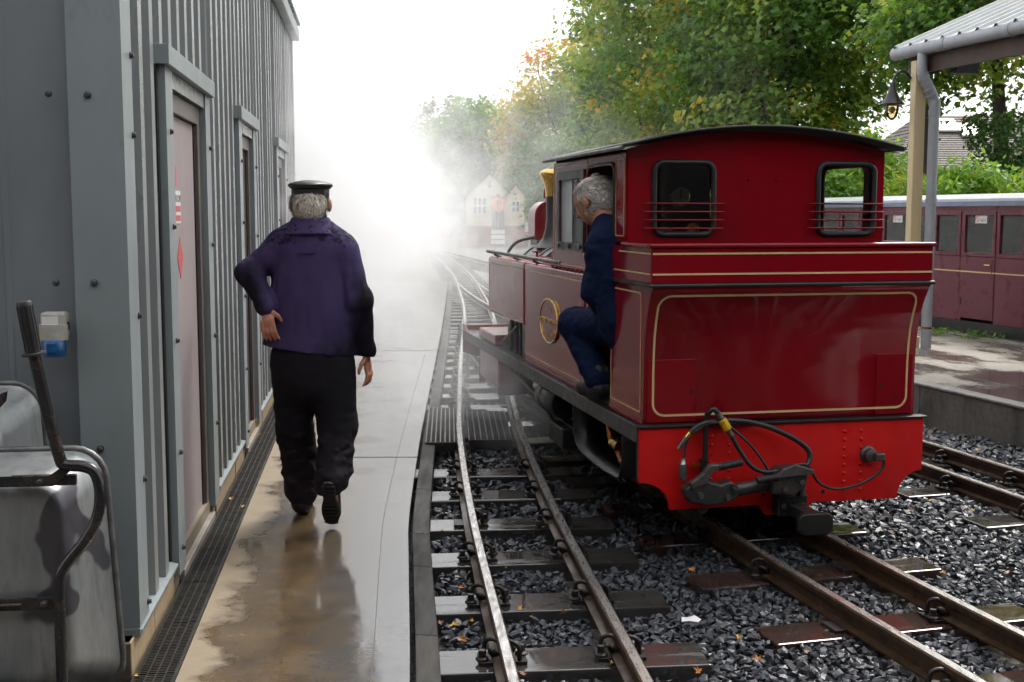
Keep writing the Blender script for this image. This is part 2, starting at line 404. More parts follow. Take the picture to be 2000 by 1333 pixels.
def make_track(name, label, pts, s0, step, n_full, n_all, length, left, smat, ztop=-.077, width=.2, skip=()):
    P = spline([(x, y, 0) for x, y in pts], 8); root = empty(name, (P[0].x, P[0].y, 0), 0, label, 'railway track', 'railway tracks'); o0 = Vector((P[0].x, P[0].y, 0))
    for sgn in (-1, 1):
        line = offs([(p.x, p.y) for p in P], sgn * .2125)
        mb = MB().sweep(prof, [(x - o0.x, y - o0.y, 0) for x, y in line])
        for i in range(len(line) - 1):
            mb.mi[i * len(prof) + 7] = 1
        mb.build('rail', [M['rail'], M['railhead']], root, smooth=40)
    d = [0]
    for a, b in zip(P, P[1:]): d.append(d[-1] + (b - a).length)
    bm_ = MB().box(-left, length - left, -width / 2, width / 2, -.16, 0); sme = bm_.mesh('sleeper', smat)
    for k in range(n_all):
        s = s0 + k * step + random.uniform(-.015, .015)
        if s > d[-1] - .2: break
        i = max(j for j in range(len(d)) if d[j] <= s); i = min(i, len(P) - 2); t = (s - d[i]) / (d[i + 1] - d[i]); p = P[i].lerp(P[i + 1], t); tg = (P[i + 1] - P[i]).normalized()
        ang = math.degrees(math.atan2(-tg.x, tg.y)) + random.uniform(-1, 1)
        if any(a < p.y < b for a, b in skip): continue
        so_ = inst('sleeper', sme, root, T(p - o0 + Vector((0, 0, ztop))) @ RZ(ang))
        if k < n_full:
            bv = so_.modifiers.new('bevel', 'BEVEL'); bv.width = .007; bv.segments = 2
            for sgn in (-1, 1):
                inst('base_plate', plate_me, so_, T((sgn * .2125, 0, .0125)))
                for q in (-1, 1):
                    if random.random() < .06: continue
                    m0 = T((sgn * .2125, 0, .0125)) @ (Matrix.Identity(4) if q == -1 else RZ(180))
                    jig = RZ(random.uniform(-9, 9))
                    inst('spring_clip', clip_me, so_, m0 @ T((.003, 0, 0)) @ jig)
                    inst('coach_bolt', bolt_me, so_, m0 @ T((-.072, -.022, 0)) @ RZ(random.uniform(0, 90)))
        SLEEPERS.append((p.x, p.y, R(ang), left, length - left, width / 2))
    return root
T1 = [(.60, 0), (.38, 1.9), (.22, 3.69), (.012, 5.89), (-.138, 7.99), (-.21, 9.6), (-.315, 12.34), (-.5, 18), (-.78, 23), (-1.26, 30), (-2.3, 41), (-4.1, 58), (-6.4, 76)]
T2 = [(2.75, 0), (2.22, 1.9), (1.70, 3.75), (1.255, 5.46), (.70, 8), (.215, 10.4), (-.14, 12.6), (-.36, 14.6), (-.48, 17)]
T3 = [(4.52, 0), (3.98, 2.1), (3.44, 4.2), (2.9, 6.25), (1.55, 11.4), (.72, 15), (-.05, 19), (-.62, 23), (-1.05, 27)]
T4 = [(7.55, 6), (5.9, 11.9), (3.6, 20), (1.3, 28), (-.8, 37), (-2.6, 47), (-5.0, 62)]
make_track('railway_track', 'wet narrow gauge track curving beside the concrete walkway', T1, 2.30, .628, 24, 60, 1.02, .50, M['sleeper'], width=.23, skip=((7.75, 9.4),))
make_track('railway_track', 'rusty narrow gauge track running under the maroon tank engine', T2, 1.4, .66, 9, 26, 1.15, .56, M['sleeper_red'], ztop=-.072)
make_track('railway_track', 'narrow gauge track between the tank engine and the low platform', T3, 3.0, .68, 9, 36, 1.15, .57, M['sleeper'], ztop=-.072)
make_track('railway_track', 'narrow gauge track carrying the maroon coach behind the platform', T4, 1, .7, 0, 70, 1.15, .57, M['sleeper'])

# ballast: loose stones, nobody could count them
def ballast_mat():
    m, nt, b = nodes('ballast_stone'); a = nt.nodes.new('ShaderNodeAttribute'); a.attribute_name = 'tint'; n = tex(nt, 90, 4, .6)
    c = ramp(nt, a.outputs['Fac'], [(0, (.020, .022, .028)), (.55, (.048, .053, .066)), (.9, (.085, .092, .11)), (1, (.13, .12, .11))])
    c = mixc(nt, .6, c, ramp(nt, n.outputs['Fac'], [(.3, (.5, .5, .5)), (.7, (1.25, 1.25, 1.25))]), 'MULTIPLY')
    nt.links.new(c, b.inputs['Base Color']); nt.links.new(ramp(nt, n.outputs['Fac'], [(.35, .28), (.7, .52)]), b.inputs['Roughness'])
    b.inputs['Specular IOR Level'].default_value = .5
    bump(nt, b, n.outputs['Fac'], .5, .003); return m
M['ballast'] = ballast_mat()
def stone_shapes(k):
    out = []
    for _ in range(k):
        bm = bmesh.new(); sc = (random.uniform(.8, 1.25), random.uniform(.65, 1), random.uniform(.5, .8))
        for _ in range(13):
            q = Vector([random.gauss(0, 1) for _ in range(3)]).normalized() * random.uniform(.82, 1.1); bm.verts.new((q.x * sc[0], q.y * sc[1], q.z * sc[2]))
        r = bmesh.ops.convex_hull(bm, input=bm.verts); bmesh.ops.delete(bm, geom=[g for g in r['geom_interior'] if isinstance(g, bmesh.types.BMVert)], context='VERTS')
        bmesh.ops.triangulate(bm, faces=bm.faces); bm.verts.index_update()
        out.append((np.array([v.co[:] for v in bm.verts]), np.array([[v.index for v in f.verts] for f in bm.faces]))); bm.free()
    return out
SHAPES = stone_shapes(14)
def rand_rot(n):
    q = RNG.normal(size=(n, 4)); q /= np.linalg.norm(q, axis=1)[:, None]; a, b, c, d = q.T
    return np.stack([np.stack([1 - 2 * (c * c + d * d), 2 * (b * c - a * d), 2 * (b * d + a * c)], 1),
                     np.stack([2 * (b * c + a * d), 1 - 2 * (b * b + d * d), 2 * (c * d - a * b)], 1),
                     np.stack([2 * (b * d - a * c), 2 * (c * d + a * b), 1 - 2 * (b * b + c * c)], 1)], 1)
def track_x(pts, y): return np.interp(y, [p[1] for p in pts], [p[0] for p in pts])
def scatter(pos, size, name):
    V = []; F = []; A = []; off = 0; which = RNG.integers(0, len(SHAPES), len(pos)); Rm = rand_rot(len(pos))
    for s, (sv, sf) in enumerate(SHAPES):
        ix = np.where(which == s)[0]
        if not len(ix): continue
        vv = np.einsum('nij,kj->nki', Rm[ix], sv) * size[ix, None, None]; vv[:, :, 2] *= .8; vv += pos[ix, None, :]
        ff = sf[None] + (np.arange(len(ix)) * len(sv))[:, None, None] + off
        V.append(vv.reshape(-1, 3)); F.append(ff.reshape(-1, 3)); off += len(ix) * len(sv)
        t = np.clip(RNG.normal(.45, .22, len(ix)), 0, 1); A.append(np.repeat(t, len(sf)))
    V = np.concatenate(V); F = np.concatenate(F)
    return prop(fast_mesh(name, V, 3, len(F), F, M['ballast'], attr=np.concatenate(A)), kind='stuff')
def ballast(y0, y1, sp, sz, name, layers=2):
    ny = int((y1 - y0) / sp); nx = int(5.2 / sp); P = []
    for L in range(layers):
        gx, gy = np.meshgrid(np.arange(nx) * sp - .6, np.arange(ny) * sp + y0)
        x = gx.ravel() + RNG.uniform(-.5, .5, gx.size) * sp; y = gy.ravel() + RNG.uniform(-.5, .5, gx.size) * sp
        P.append(np.stack([x, y, np.full(x.size, L * .016 - .008)], 1))
    P = np.concatenate(P); x, y = P[:, 0], P[:, 1]
    ex = np.interp(y, [q[1] for q in edge], [q[0] for q in edge]) + .13
    px = 3.157 - (y - 9.224) * math.tan(R(PR)) - .03
    keep = (x > ex) & (x < px) & (x < y * .455 + .15)
    P = P[keep]; x, y = P[:, 0], P[:, 1]; d1 = np.abs(x - track_x(T1, y)); d2 = np.abs(x - track_x(T2, y)); d3 = np.abs(x - track_x(T3, y))
    lev = np.full(len(P), -.100); lev = np.where(d1 < .58, -.114 , lev); lev = np.where((d1 >= .58) & (d1 < .75), -.110, lev)
    lev += .012 * np.sin(x * 3.1 + y * 2.3) * np.cos(y * 1.7 - x)
    size = RNG.uniform(.62, 1.25, len(P)) * sz
    ok = np.ones(len(P), bool)
    for dd in (d1, d2, d3): ok &= ~((dd > .2125 - .05) & (dd < .2125 + .05))
    for sx, sy, an, l0, l1, hw in SLEEPERS:
        if not (y0 - 1 < sy < y1 + 1): continue
        u = (x - sx) * math.cos(an) + (y - sy) * math.sin(an); q = -(x - sx) * math.sin(an) + (y - sy) * math.cos(an)
        near_t1 = abs(sx - float(track_x(T1, sy))) < .1
        mar = .03 if near_t1 else .012
        hit = (u > -l0 - .01) & (u < l1 + .01) & (np.abs(q) < hw + mar)
        if not near_t1: hit &= ~(RNG.random(len(x)) < .04)
        ok &= ~hit
    P[:, 2] += lev; return scatter(P[ok], size[ok], name)
ballast(2.9, 5.6, .033, .0245, 'ballast'); ballast(5.6, 8.6, .045, .031, 'ballast'); ballast(8.6, 15, .075, .045, 'ballast', 1)
# ------------------------------------------------------------------ the metal shed beside the walkway
def clad_mat(name, c1, c2, r1, r2):
    m, nt, b = nodes(name); n = tex(nt, 2.2, 6, .65, stretch=(1, 1, .35)); n2 = tex(nt, 160, 2, .5); n3 = tex(nt, 9, 5, .7, stretch=(1, 1, .6))
    c = ramp(nt, n.outputs['Fac'], [(.3, c1), (.7, c2)])
    c = mixc(nt, ramp(nt, n3.outputs['Fac'], [(.62, 0.), (.74, .45)]), c, tuple(x * .5 for x in c1))
    nt.links.new(c, b.inputs['Base Color']); nt.links.new(ramp(nt, n.outputs['Fac'], [(.3, r1), (.7, r2)]), b.inputs['Roughness'])
    drops = ramp(nt, n2.outputs['Fac'], [(.69, 0.), (.74, 1.)]); bump(nt, b, drops, .35, .003); return m
M['clad'] = clad_mat('grey_cladding', (.185, .195, .195), (.15, .16, .162), .22, .36)
M['flash'] = clad_mat('grey_flashing', (.19, .215, .22), (.155, .178, .185), .3, .45)
M['bolt'] = mat('bolt_grey', (.09, .09, .095), .4, metal=.3)
M['block'] = mat('tan_block', (.46, .34, .20), .8, col2=(.36, .26, .15), scale=18, bmp=.6, bscale=120)
M['darkblock'] = mat('dark_block', (.12, .09, .06), .8, col2=(.22, .17, .11), scale=40, bmp=.7, bscale=90)
M['leaf'] = mat('door_pink', (.40, .335, .335), .5, col2=(.34, .28, .285), scale=3, bmp=.15, bscale=200, stretch=(1, 1, .3))
M['frame'] = mat('door_frame', (.19, .155, .14), .4, col2=(.15, .12, .11), scale=7)
M['black'] = mat('black_gap', (.01, .01, .011), .6)
M['sill'] = mat('sill', (.45, .39, .33), .4, col2=(.32, .28, .24), scale=10)
M['white'] = mat('white_print', (.75, .74, .73), .45, col2=(.68, .67, .66))
M['pinkred'] = mat('faded_red', (.72, .10, .12), .5, col2=(.62, .12, .13))
M['ink'] = mat('ink', (.06, .06, .065), .5)
sh = empty('engine_shed', BO, 6.69, 'grey corrugated metal shed with plain doors along the walkway', 'shed')
bolt_m = MB().lathe([(.012, 0), (.012, .004), (.0085, .005), (.0085, .011), (.006, .013)], 10).mesh('bolt', M['bolt'])
def bolts_on_side(y, z, x=.004, parent=sh): inst('bolt', bolt_m, parent, T((x, y, z)) @ RY(90))
def bolts_on_end(x, z, y=.096, parent=sh): inst('bolt', bolt_m, parent, T((x, y, z)) @ RX(90))
RIB0 = .49
def profile(a, b, base, crest):
    pts = [(a, base)]; k = math.floor((a - RIB0) / .22) - 1
    while RIB0 + .22 * k - .05 < b:
        c = RIB0 + .22 * k
        for d, x in ((-.052, base), (-.034, crest), (.034, crest), (.052, base), (.098, base), (.102, base + .004), (.112, base + .004), (.116, base)):
            if a < c + d < b: pts.append((c + d, x))
        k += 1
    pts.append((b, base)); return pts
def sheet(y0, y1, z0, z1):
    P = profile(y0, y1, -.048, -.008); v = []; f = []
    for y, x in P: v += [(x, y, z0), (x, y, z1)]
    for i in range(len(P) - 1): f.append((2 * i, 2 * i + 2, 2 * i + 3, 2 * i + 1))
    o = MB().add(v, f).build('cladding_sheet', M['clad'], sh)
    s = o.modifiers.new('sheet', 'SOLIDIFY'); s.thickness = .0015; return o
ZT = 3.42; DH = 2.10
doors = [(.868, 2.24), (3.50, 4.64), (6.45, 7.72)]
spans = [(.262, .868), (2.24, 3.50), (4.64, 6.45), (7.72, 9.1)]
for a, b in spans:
    k = max(1, round((b - a) / 1.1)); st = (b - a) / k
    for i in range(k): sheet(a + i * st, a + (i + 1) * st, .125, ZT)
for a, b in doors: sheet(a, b, DH, ZT)
MB().box(-.30, -.052, .17, 9.08, .0, ZT - .02).build('inner_wall', M['black'], sh)
for a, b in [(.10, .868), (2.24, 3.50), (4.64, 6.45), (7.72, 9.1)]:
    MB().prism([(-.05, .118), (.008, .104), (.010, .118), (-.047, .132)], 'y', a, b).build('drip_flashing', M['flash'], sh)
# plinth of tan blocks
y = .02
while y < 9:
    L = .44
    if not any(a + .18 < y + L / 2 < b - .1 for a, b in doors):
        MB().box(-.20, -.012 + random.uniform(-.002, .002), y + .004, y + L - .004, -.16, .101).build('block', M['block'], sh, bevel=.004)
    y += L
MB().box(-.19, -.02, .03, 9.08, -.15, .097).build('mortar', mat('mortar', (.30, .25, .18), .8), sh)
for i in range(9):
    x1 = -.014 - i * .44
    MB().box(x1 - .432, x1, .02, .13, -.16, .101).build('block', M['darkblock'], sh, bevel=.005)
# corner flashing: one folded sheet, a broad leaf on the end wall and a narrow one on the side
mb = MB().prism([(-.165, .108), (-.165, .096), (.004, .096), (.004, .262), (-.004, .262), (-.004, .104), (-.157, .104), (-.157, .14)], 'z', .125, ZT)
mb.build('corner_flashing', M['flash'], sh)
MB().box(-.166, .006, .090, .262, .094, .124).build('flashing_foot', M['flash'], sh, bevel=.003)
for z in (.735, 1.28, 1.877, 2.45): bolts_on_end(-.104, z)
for z in (1.28, 1.88, 2.45): bolts_on_end(-.224, z, .10)
for z in (.17, .60, 1.16, 1.76, 2.02, 2.5): bolts_on_side(.238, z)
# end wall, facing the photographer
P = []
for k in range(14):
    c = -.27 - .30 * k
    P += [(c + .075, .102), (c - .02, .102), (c - .045, .140), (c - .10, .140), (c - .105, .136), (c - .12, .136), (c - .125, .140), (c - .185, .140), (c - .20, .118), (c - .21, .102)]
P = [(-.15, .14)] + P[2:]
v = []; f = []
for x, y in P: v += [(x, y, .11), (x, y, ZT)]
for i in range(len(P) - 1): f.append((2 * i, 2 * i + 2, 2 * i + 3, 2 * i + 1))
MB().add(v, f).build('end_cladding', mat('end_cladding', (.19, .205, .22), .38, col2=(.15, .165, .178), scale=3, rough2=.5, stretch=(1, 1, .3)), sh)
MB().box(-4.5, -.17, .15, .30, -.16, ZT - .02).build('inner_wall', M['black'], sh)
# roof
M['roofgrey'] = mat('roof_grey', (.33, .34, .35), .4, col2=(.26, .27, .28), scale=4)
mb = MB(); nr = 41
v = []; f = []
for i in range(nr):
    y = .0 + i * .22
    for d, h in ((-.05, 0), (-.03, .035), (.03, .035), (.05, 0)):
        v += [(.09, y + .11 + d, ZT + .01 + h), (-2.3, y + .11 + d, ZT + .55 + h)]
for i in range(len(v) // 2 - 1): f.append((2 * i, 2 * i + 2, 2 * i + 3, 2 * i + 1))
MB().add(v, f).build('roof_sheet', M['roofgrey'], sh)
MB().box(-.01, .07, .1, 9.12, ZT - .12, ZT).build('eaves_gutter', M['flash'], sh, bevel=.01)
# doors
for di, (a, b) in enumerate(doors):
    d = empty('door', (0, a, 0)); d.parent = sh; w_ = b - a
    MB().box(-.03, .008, .035, .205, .06 if di else .055, DH - .03).build('side_flashing', M['flash'], d)
    MB().box(-.03, .006, w_ - .185, w_ - .02, .06, DH - .03).build('side_flashing', M['flash'], d)
    MB().box(-.045, .030, .0, w_, DH - .03, DH + .045).build('head_flashing', M['flash'], d, bevel=.002)
    MB().box(-.052, -.02, .0, .034, .1, DH - .03).build('gap', M['black'], d)
    MB().box(-.075, -.055, .21, w_ - .19, .04, DH - .03).build('lining', M['flash'], d)
    MB().box(-.095, -.022, w_ - .27, w_ - .19, .03, DH - .10).build('frame_post', M['frame'], d, bevel=.003)
    MB().box(-.095, -.022, .13, w_ - .27, DH - .18, DH - .10).build('frame_head', M['frame'], d, bevel=.003)
    MB().box(-.052, -.0, .21, w_ - .19, DH - .097, DH - .032).build('head_lining', M['clad'], d)
    lf = MB().box(-.08, -.042, .13, w_ - .30, .055, DH - .185).build('door_leaf', M['leaf'] if di != 1 else mat('dark_door', (.035, .022, .025), .4), d, bevel=.002)
    MB().box(-.082, -.036, w_ - .298, w_ - .272, .05, DH - .185).build('seal', M['black'], d)
    MB().box(-.10, .004, .20, w_ - .18, -.02, .035).build('sill', M['sill'], d, bevel=.004)
    for z in (.16, .55, 1.0, 1.45, 1.82): inst('bolt', bolt_m, d, T((.013, .09, z)) @ RY(90))
    for z in (.36, .8, 1.25, 1.72): inst('bolt', bolt_m, d, T((.007, w_ - .07, z + .1)) @ RY(90))
    if di == 0:
        sg = MB().box(-.0415, -.039, .50, .64, 1.46, 1.60).build('notice', M['white'], lf); sg.location = (0, 0, 0)
        for z0, z1 in ((1.47, 1.495), (1.51, 1.535)): MB().box(-.039, -.0382, .51, .63, z0, z1).build('notice_band', M['pinkred'], lf)
        text_mesh('ROOM', .046, .0003, M['ink'], lf, T((-.0386, .57, 1.565)) @ RZ(90) @ RX(90), 'notice_lettering')
        MB().add([(-.0412, .60, 1.40), (-.0412, .68, 1.31), (-.0412, .60, 1.22), (-.0412, .52, 1.31), (-.0395, .60, 1.40), (-.0395, .68, 1.31), (-.0395, .60, 1.22), (-.0395, .52, 1.31)],
                 [(0, 1, 2, 3), (4, 5, 6, 7), (0, 1, 5, 4), (1, 2, 6, 5), (2, 3, 7, 6), (3, 0, 4, 7)]).build('hazard_diamond', M['pinkred'], lf)
        MB().box(-.0413, -.0395, .51, .55, 1.62, 1.70).build('notice', M['pinkred'], lf)
    if di == 1:
        MB().cyl((-.04, w_ - .36, 1.0), (-.008, w_ - .36, 1.0), .02, 12).build('door_handle', M['blackiron'], lf)

# industrial socket on the end wall
M['ivory'] = mat('ivory_plastic', (.55, .53, .48), .45, col2=(.40, .37, .32), scale=14, rough2=.6)
M['blue'] = mat('blue_plastic', (.01, .10, .28), .3, col2=(.008, .06, .17), scale=20)
so_ = empty('power_socket', bw(-.215, .10, 1.06), 6.69, 'white weatherproof power socket with blue hinged cap on the shed end wall', 'socket')
MB().box(-.05, .028, -.055, -.001, .045, .128).build('housing', M['ivory'], so_, bevel=.008)
MB().lathe([(.044, 0), (.044, .05)], 20, T((-.011, -.045, .04)) @ Matrix.Scale(.8, 4, (0, 1, 0))).build('socket_shroud', M['ivory'], so_, smooth=40)
MB().lathe([(.036, 0), (.038, .004), (.037, .05), (.033, .055)], 20, T((-.011, -.05, -.012))).build('cap', M['blue'], so_, smooth=40)
MB().box(-.026, .006, -.094, -.083, .0, .035).build('cap_latch', M['blue'], so_, bevel=.004)
MB().box(.0285, .0315, -.035, -.018, .07, .095).build('screw_recess', M['black'], so_)
MB().box(-.044, .006, -.0575, -.0555, .065, .115).build('rating_label', M['white'], so_)

MB().box(-4.5, -.31, 9.0, 9.08, -.16, ZT - .02).build('far_end_wall', M['black'], sh)
MB().prism([(-.165, 9.10), (.004, 9.10), (.004, 8.94), (-.004, 8.94), (-.004, 9.09), (-.165, 9.09)], 'z', .125, ZT).build('corner_flashing', M['flash'], sh)
MB().box(-4.5, -.17, 9.081, 9.10, -.16, ZT).build('end_cladding', M['clad'], sh)

# ------------------------------------------------------------------ unseen added building: blocks light and is mirrored in the engine's back panels
M['addbrick'] = mat('added_brick', (.075, .04, .03), .8, col2=(.05, .028, .022), scale=6, bmp=.4)
sb = empty('added_shade_building', (0, -6.5, 0), 0, 'added unseen brick building with slate roof, shading from behind the camera', 'building')
MB().box(-14, 27, -6, 0, -.16, 4.6).build('wall', M['addbrick'], sb)
MB().prism([(-6.5, 4.6), (.5, 4.6), (-3, 7.4)], 'x', -14.5, 27.5).build('roof', mat('slate', (.05, .05, .055), .5), sb)
for x in (-8, -4, 4, 8, 12, 16, 20):
    w2 = MB().box(x, x + 1.4, 0, .04, 1, 2.8).build('window', M['white'], sb); MB().box(x + .08, x + 1.32, .041, .05, 1.08, 2.72).build('pane', mat('added_pane', (.03, .03, .035), .1), w2)
MB().box(-7, 24, .02, 5.8, 4.0, 4.15).build('added_shade_roof', M['frame'], sb)  # added roof out of view, cuts sky light from behind the camera
for x in (-6.5, 4.5, 10, 16, 22): MB().box(x - .1, x + .1, 5.2, 5.4, -.16, 3.995).build('added_roof_post', M['frame'], sb)
MB().box(-.6, .6, 0, .05, 0, 2.2).build('door', M['frame'], sb)
# ------------------------------------------------------------------ wheelbarrows stood on their noses against the shed
def galv_mat():
    m, nt, b = nodes('galvanised'); n = tex(nt, 1.7, 3, .5); n2 = tex(nt, 12, 6, .65, stretch=(1, 1, .25)); n3 = tex(nt, 30, 4)
    c = ramp(nt, n2.outputs['Fac'], [(.3, (.30, .32, .33)), (.55, (.46, .475, .47)), (.72, (.24, .235, .22))])
    c = mixc(nt, ramp(nt, n.outputs['Fac'], [(.545, 0.), (.553, 1.)]), c, (.13, .125, .14))
    rs = tex(nt, 3.4, 6, .7, stretch=(1.6, 1, .3))
    c = mixc(nt, ramp(nt, rs.outputs['Fac'], [(.67, 0.), (.76, .8)]), c, (.22, .10, .03))
    nt.links.new(c, b.inputs['Base Color']); b.inputs['Metallic'].default_value = .55
    nt.links.new(ramp(nt, n3.outputs['Fac'], [(.3, .28), (.7, .5)]), b.inputs['Roughness']); bump(nt, b, n.outputs['Fac'], .25, .02); return m
def tube_mat():
    m, nt, b = nodes('barrow_tube'); n = tex(nt, 7, 6, .65); n2 = tex(nt, 220, 2)
    c = ramp(nt, n.outputs['Fac'], [(.5, (.018, .017, .02)), (.64, (.05, .035, .025)), (.70, (.26, .11, .025)), (.78, (.10, .05, .03))])
    nt.links.new(c, b.inputs['Base Color']); nt.links.new(ramp(nt, n.outputs['Fac'], [(.5, .16), (.7, .6)]), b.inputs['Roughness'])
    bump(nt, b, ramp(nt, n2.outputs['Fac'], [(.62, 0.), (.7, 1.)]), .6, .003); return m
M['galv'] = galv_mat(); M['btube'] = tube_mat(); M['rubber'] = mat('rubber', (.02, .02, .022), .55, col2=(.04, .038, .036), scale=20, bmp=.3)
M['rim'] = mat('tray_rim', (.22, .225, .22), .42, metal=.5, col2=(.12, .115, .11), scale=16, rough2=.55, bmp=.3)
M['zinc'] = mat('zinc', (.5, .5, .48), .3, metal=.9)
def barrow(loc, label, top=.84, both=True, sy=1):
    # local frame: x across, y away from the photographer, z up; the tray's underside faces -y
    r = empty('wheelbarrow', loc, 6.69, label, 'wheelbarrow', 'wheelbarrows by the shed')
    hw = .335; s = top / .84
    def ring(w_, z0, z1, y, rr):
        return [(p[0], y, p[1]) for p in rrect(-w_, w_, z0 * s, z1 * s, rr, 5)]
    def tp(P_): return [(x * (1.12 - .16 * z / .84), y, z) for x, y, z in P_]
    rings = [ring(.175, .18, .70, .004, .06), ring(.20, .155, .722, .006, .075), ring(.214, .14, .735, .016, .085), ring(.222, .13, .742, .035, .09), ring(.268, .05, .772, .235, .085), ring(.280, .035, .782, .245, .09), ring(.286, .03, .787, .255, .09), ring(.280, .037, .780, .265, .09)]
    rings = [tp(q) for q in rings]
    n = len(rings[0]); v = [p for q in rings for p in q]; f = [tuple(range(n))]
    for i in range(len(rings) - 1):
        for k in range(n): f.append((i * n + k, i * n + (k + 1) % n, (i + 1) * n + (k + 1) % n, (i + 1) * n + k))
    o = MB().add(v, f).build('tray', M['galv'], r, smooth=50); sm = o.modifiers.new('s', 'SOLIDIFY'); sm.thickness = .003
    MB().tube(rings[6], .011, 8, closed=True).build('rolled_rim', M['rim'], r, smooth=60)
    for sg in ((1, -1) if sy == 1 else (-1,)):
        path = [(.205, -.04, -.0), (.205, -.04, .30 * s), (.207, -.042, .44 * s), (.222, -.045, .50 * s), (.285, -.05, .58 * s), (.322, -.055, .65 * s), (.332, -.055, .72 * s), (.318, -.05, .775 * s), (.285, -.045, .793 * s), (.235, -.04, .797 * s), (.222, -.042, .82 * s), (.205, -.06, .92 * s), (.178, -.08, 1.10 * s), (.168, -.085, 1.16 * s)]
        P = [tuple(p) for p in spline([(sg * x, y if sy == 1 else .31, z) for x, y, z in path], 5)]
        MB().tube(P, .0165, 12).build('frame_tube', M['btube'], r, smooth=60)
        gy_ = 0 if sy == 1 else .39
        gp = [(sg * .176, -.081 + gy_, 1.115 * s), (sg * .168, -.0855 + gy_, 1.17 * s), (sg * .157, -.092 + gy_, 1.262 * s)]
        gm_, gl = align(gp[0], gp[2]); mb = MB(); pr = [(.033, 0), (.033, .006), (.0205, .008)]
        nseg = 20; pr += [(.0205, .13), (.021, .145), (.017, .151)]
        mb.lathe(pr, 24, gm_)
        for q in range(12):
            a = 2 * math.pi * q / 12; mb.box(.0200, .0222, -.0022, .0022, .012, .138, gm_ @ Matrix.Rotation(a, 4, 'Z'))
        MB_o = mb.build('grip', M['rubber'], r, smooth=40)
        st = MB().box(sg * .14 - .06, sg * .14 + .10 * sg + .02, -.028, -.006, .735 * s, .765 * s).build('brace_end', M['btube'], r, bevel=.003)
        inst('nut', bolt_m, r, T((sg * .165, -.03, .748 * s)) @ RX(90)); inst('nut', bolt_m, r, T((sg * .162, -.034, .395 * s)) @ RX(90))
    MB().prism([(-.24, .735 * s), (.20, .735 * s), (.245, .775 * s), (.25, .80 * s), (.232, .795 * s), (.19, .766 * s), (-.24, .766 * s)], 'y', -.034, -.0285).build('cross_brace', M['btube'], r, bevel=.002)
    MB().box(-.20, .20, -.030, -.018, .375 * s, .412 * s).build('cross_brace', M['btube'], r, bevel=.003)
    MB().tube([(-.12, -.034, .393 * s), (.10, -.034, .393 * s)], .007, 8).build('brace_ridge', M['btube'], r, smooth=60)
    for sg in (-1, 1):
        MB().tube([(sg * .205, -.05, .36 * s), (sg * .15, -.16, .34 * s), (sg * .15, -.16, .28 * s), (sg * .205, -.05, .22 * s)], .011, 8).build('rest_leg', M['btube'], r, smooth=60) if sg < 0 else None
    # wheel at the nose, low on the underside
    whm = T((0, -.10, .075)) @ RY(90)
    MB().lathe([(.045, -.03), (.085, -.036), (.108, -.022), (.115, 0), (.108, .022), (.085, .036), (.045, .03)], 28, whm).build('tyre', M['rubber'], r, smooth=50)
    MB().lathe([(.02, -.04), (.046, -.028), (.046, .028), (.02, .04)], 20, whm).build('wheel_hub', M['zinc'], r, smooth=50)
    return r
barrow(bw(-.315, -.42, 0), 'dented galvanised wheelbarrow with rusty tube frame, upended nearest the corner post', .84)
barrow(bw(-.555, -.155, 0), 'galvanised wheelbarrow tray half hidden behind the upended one', 1.02, sy=-1)
# ------------------------------------------------------------------ the maroon tank engine
def paint(name, c, rough=.1, dirt=(.03, .01, .01), amt=.5, coat=0):
    m, nt, b = nodes(name); n = tex(nt, 3, 6, .65, stretch=(1, 1, .5)); n2 = tex(nt, 35, 4, .6); n3 = tex(nt, 6, 5, .7)
    col = mixc(nt, ramp(nt, n.outputs['Fac'], [(.5, 0.), (.85, amt)]), c, dirt)
    nt.links.new(col, b.inputs['Base Color'])
    nt.links.new(ramp(nt, n3.outputs['Fac'], [(.35, rough), (.7, rough * 2.6)]), b.inputs['Roughness'])
    b.inputs['Specular IOR Level'].default_value = .32; b.inputs['Coat Weight'].default_value = coat; b.inputs['Coat Roughness'].default_value = .06
    bump(nt, b, tex(nt, 1.8, 2).outputs['Fac'], .008, .02); return m
M['maroon'] = paint('maroon_paint', (.16, .0025, .007), .08, coat=.05)
M['red'] = paint('beam_red', (.62, .006, .005), .34, (.25, .006, .006), .6)
M['cream'] = mat('cream_lining', (.72, .52, .26), .4, col2=(.66, .46, .22))
M['lblack'] = mat('engine_black', (.014, .014, .015), .32, col2=(.03, .028, .026), scale=9, rough2=.5, bmp=.15)
M['steel'] = mat('dull_steel', (.20, .195, .185), .38, metal=.7, col2=(.11, .105, .10), scale=12, rough2=.55, bmp=.2)
M['footedge'] = mat('footplate_edge', (.10, .10, .098), .42, metal=.3, col2=(.06, .058, .056), scale=10, rough2=.55)
M['brass'] = mat('brass', (.80, .52, .14), .16, metal=1, col2=(.62, .38, .09), scale=9, rough2=.3)
M['copper'] = mat('copper', (.62, .22, .06), .22, metal=1, col2=(.42, .14, .04), scale=14, rough2=.4)
M['hose'] = mat('hose', (.018, .018, .02), .4, col2=(.03, .03, .03), scale=20)
M['yellow'] = mat('yellow_valve', (.75, .45, .01), .35, col2=(.6, .32, .01), scale=30)
M['interior'] = mat('cab_interior', (.05, .045, .04), .5)
M['dial'] = mat('dial', (.45, .44, .40), .4)
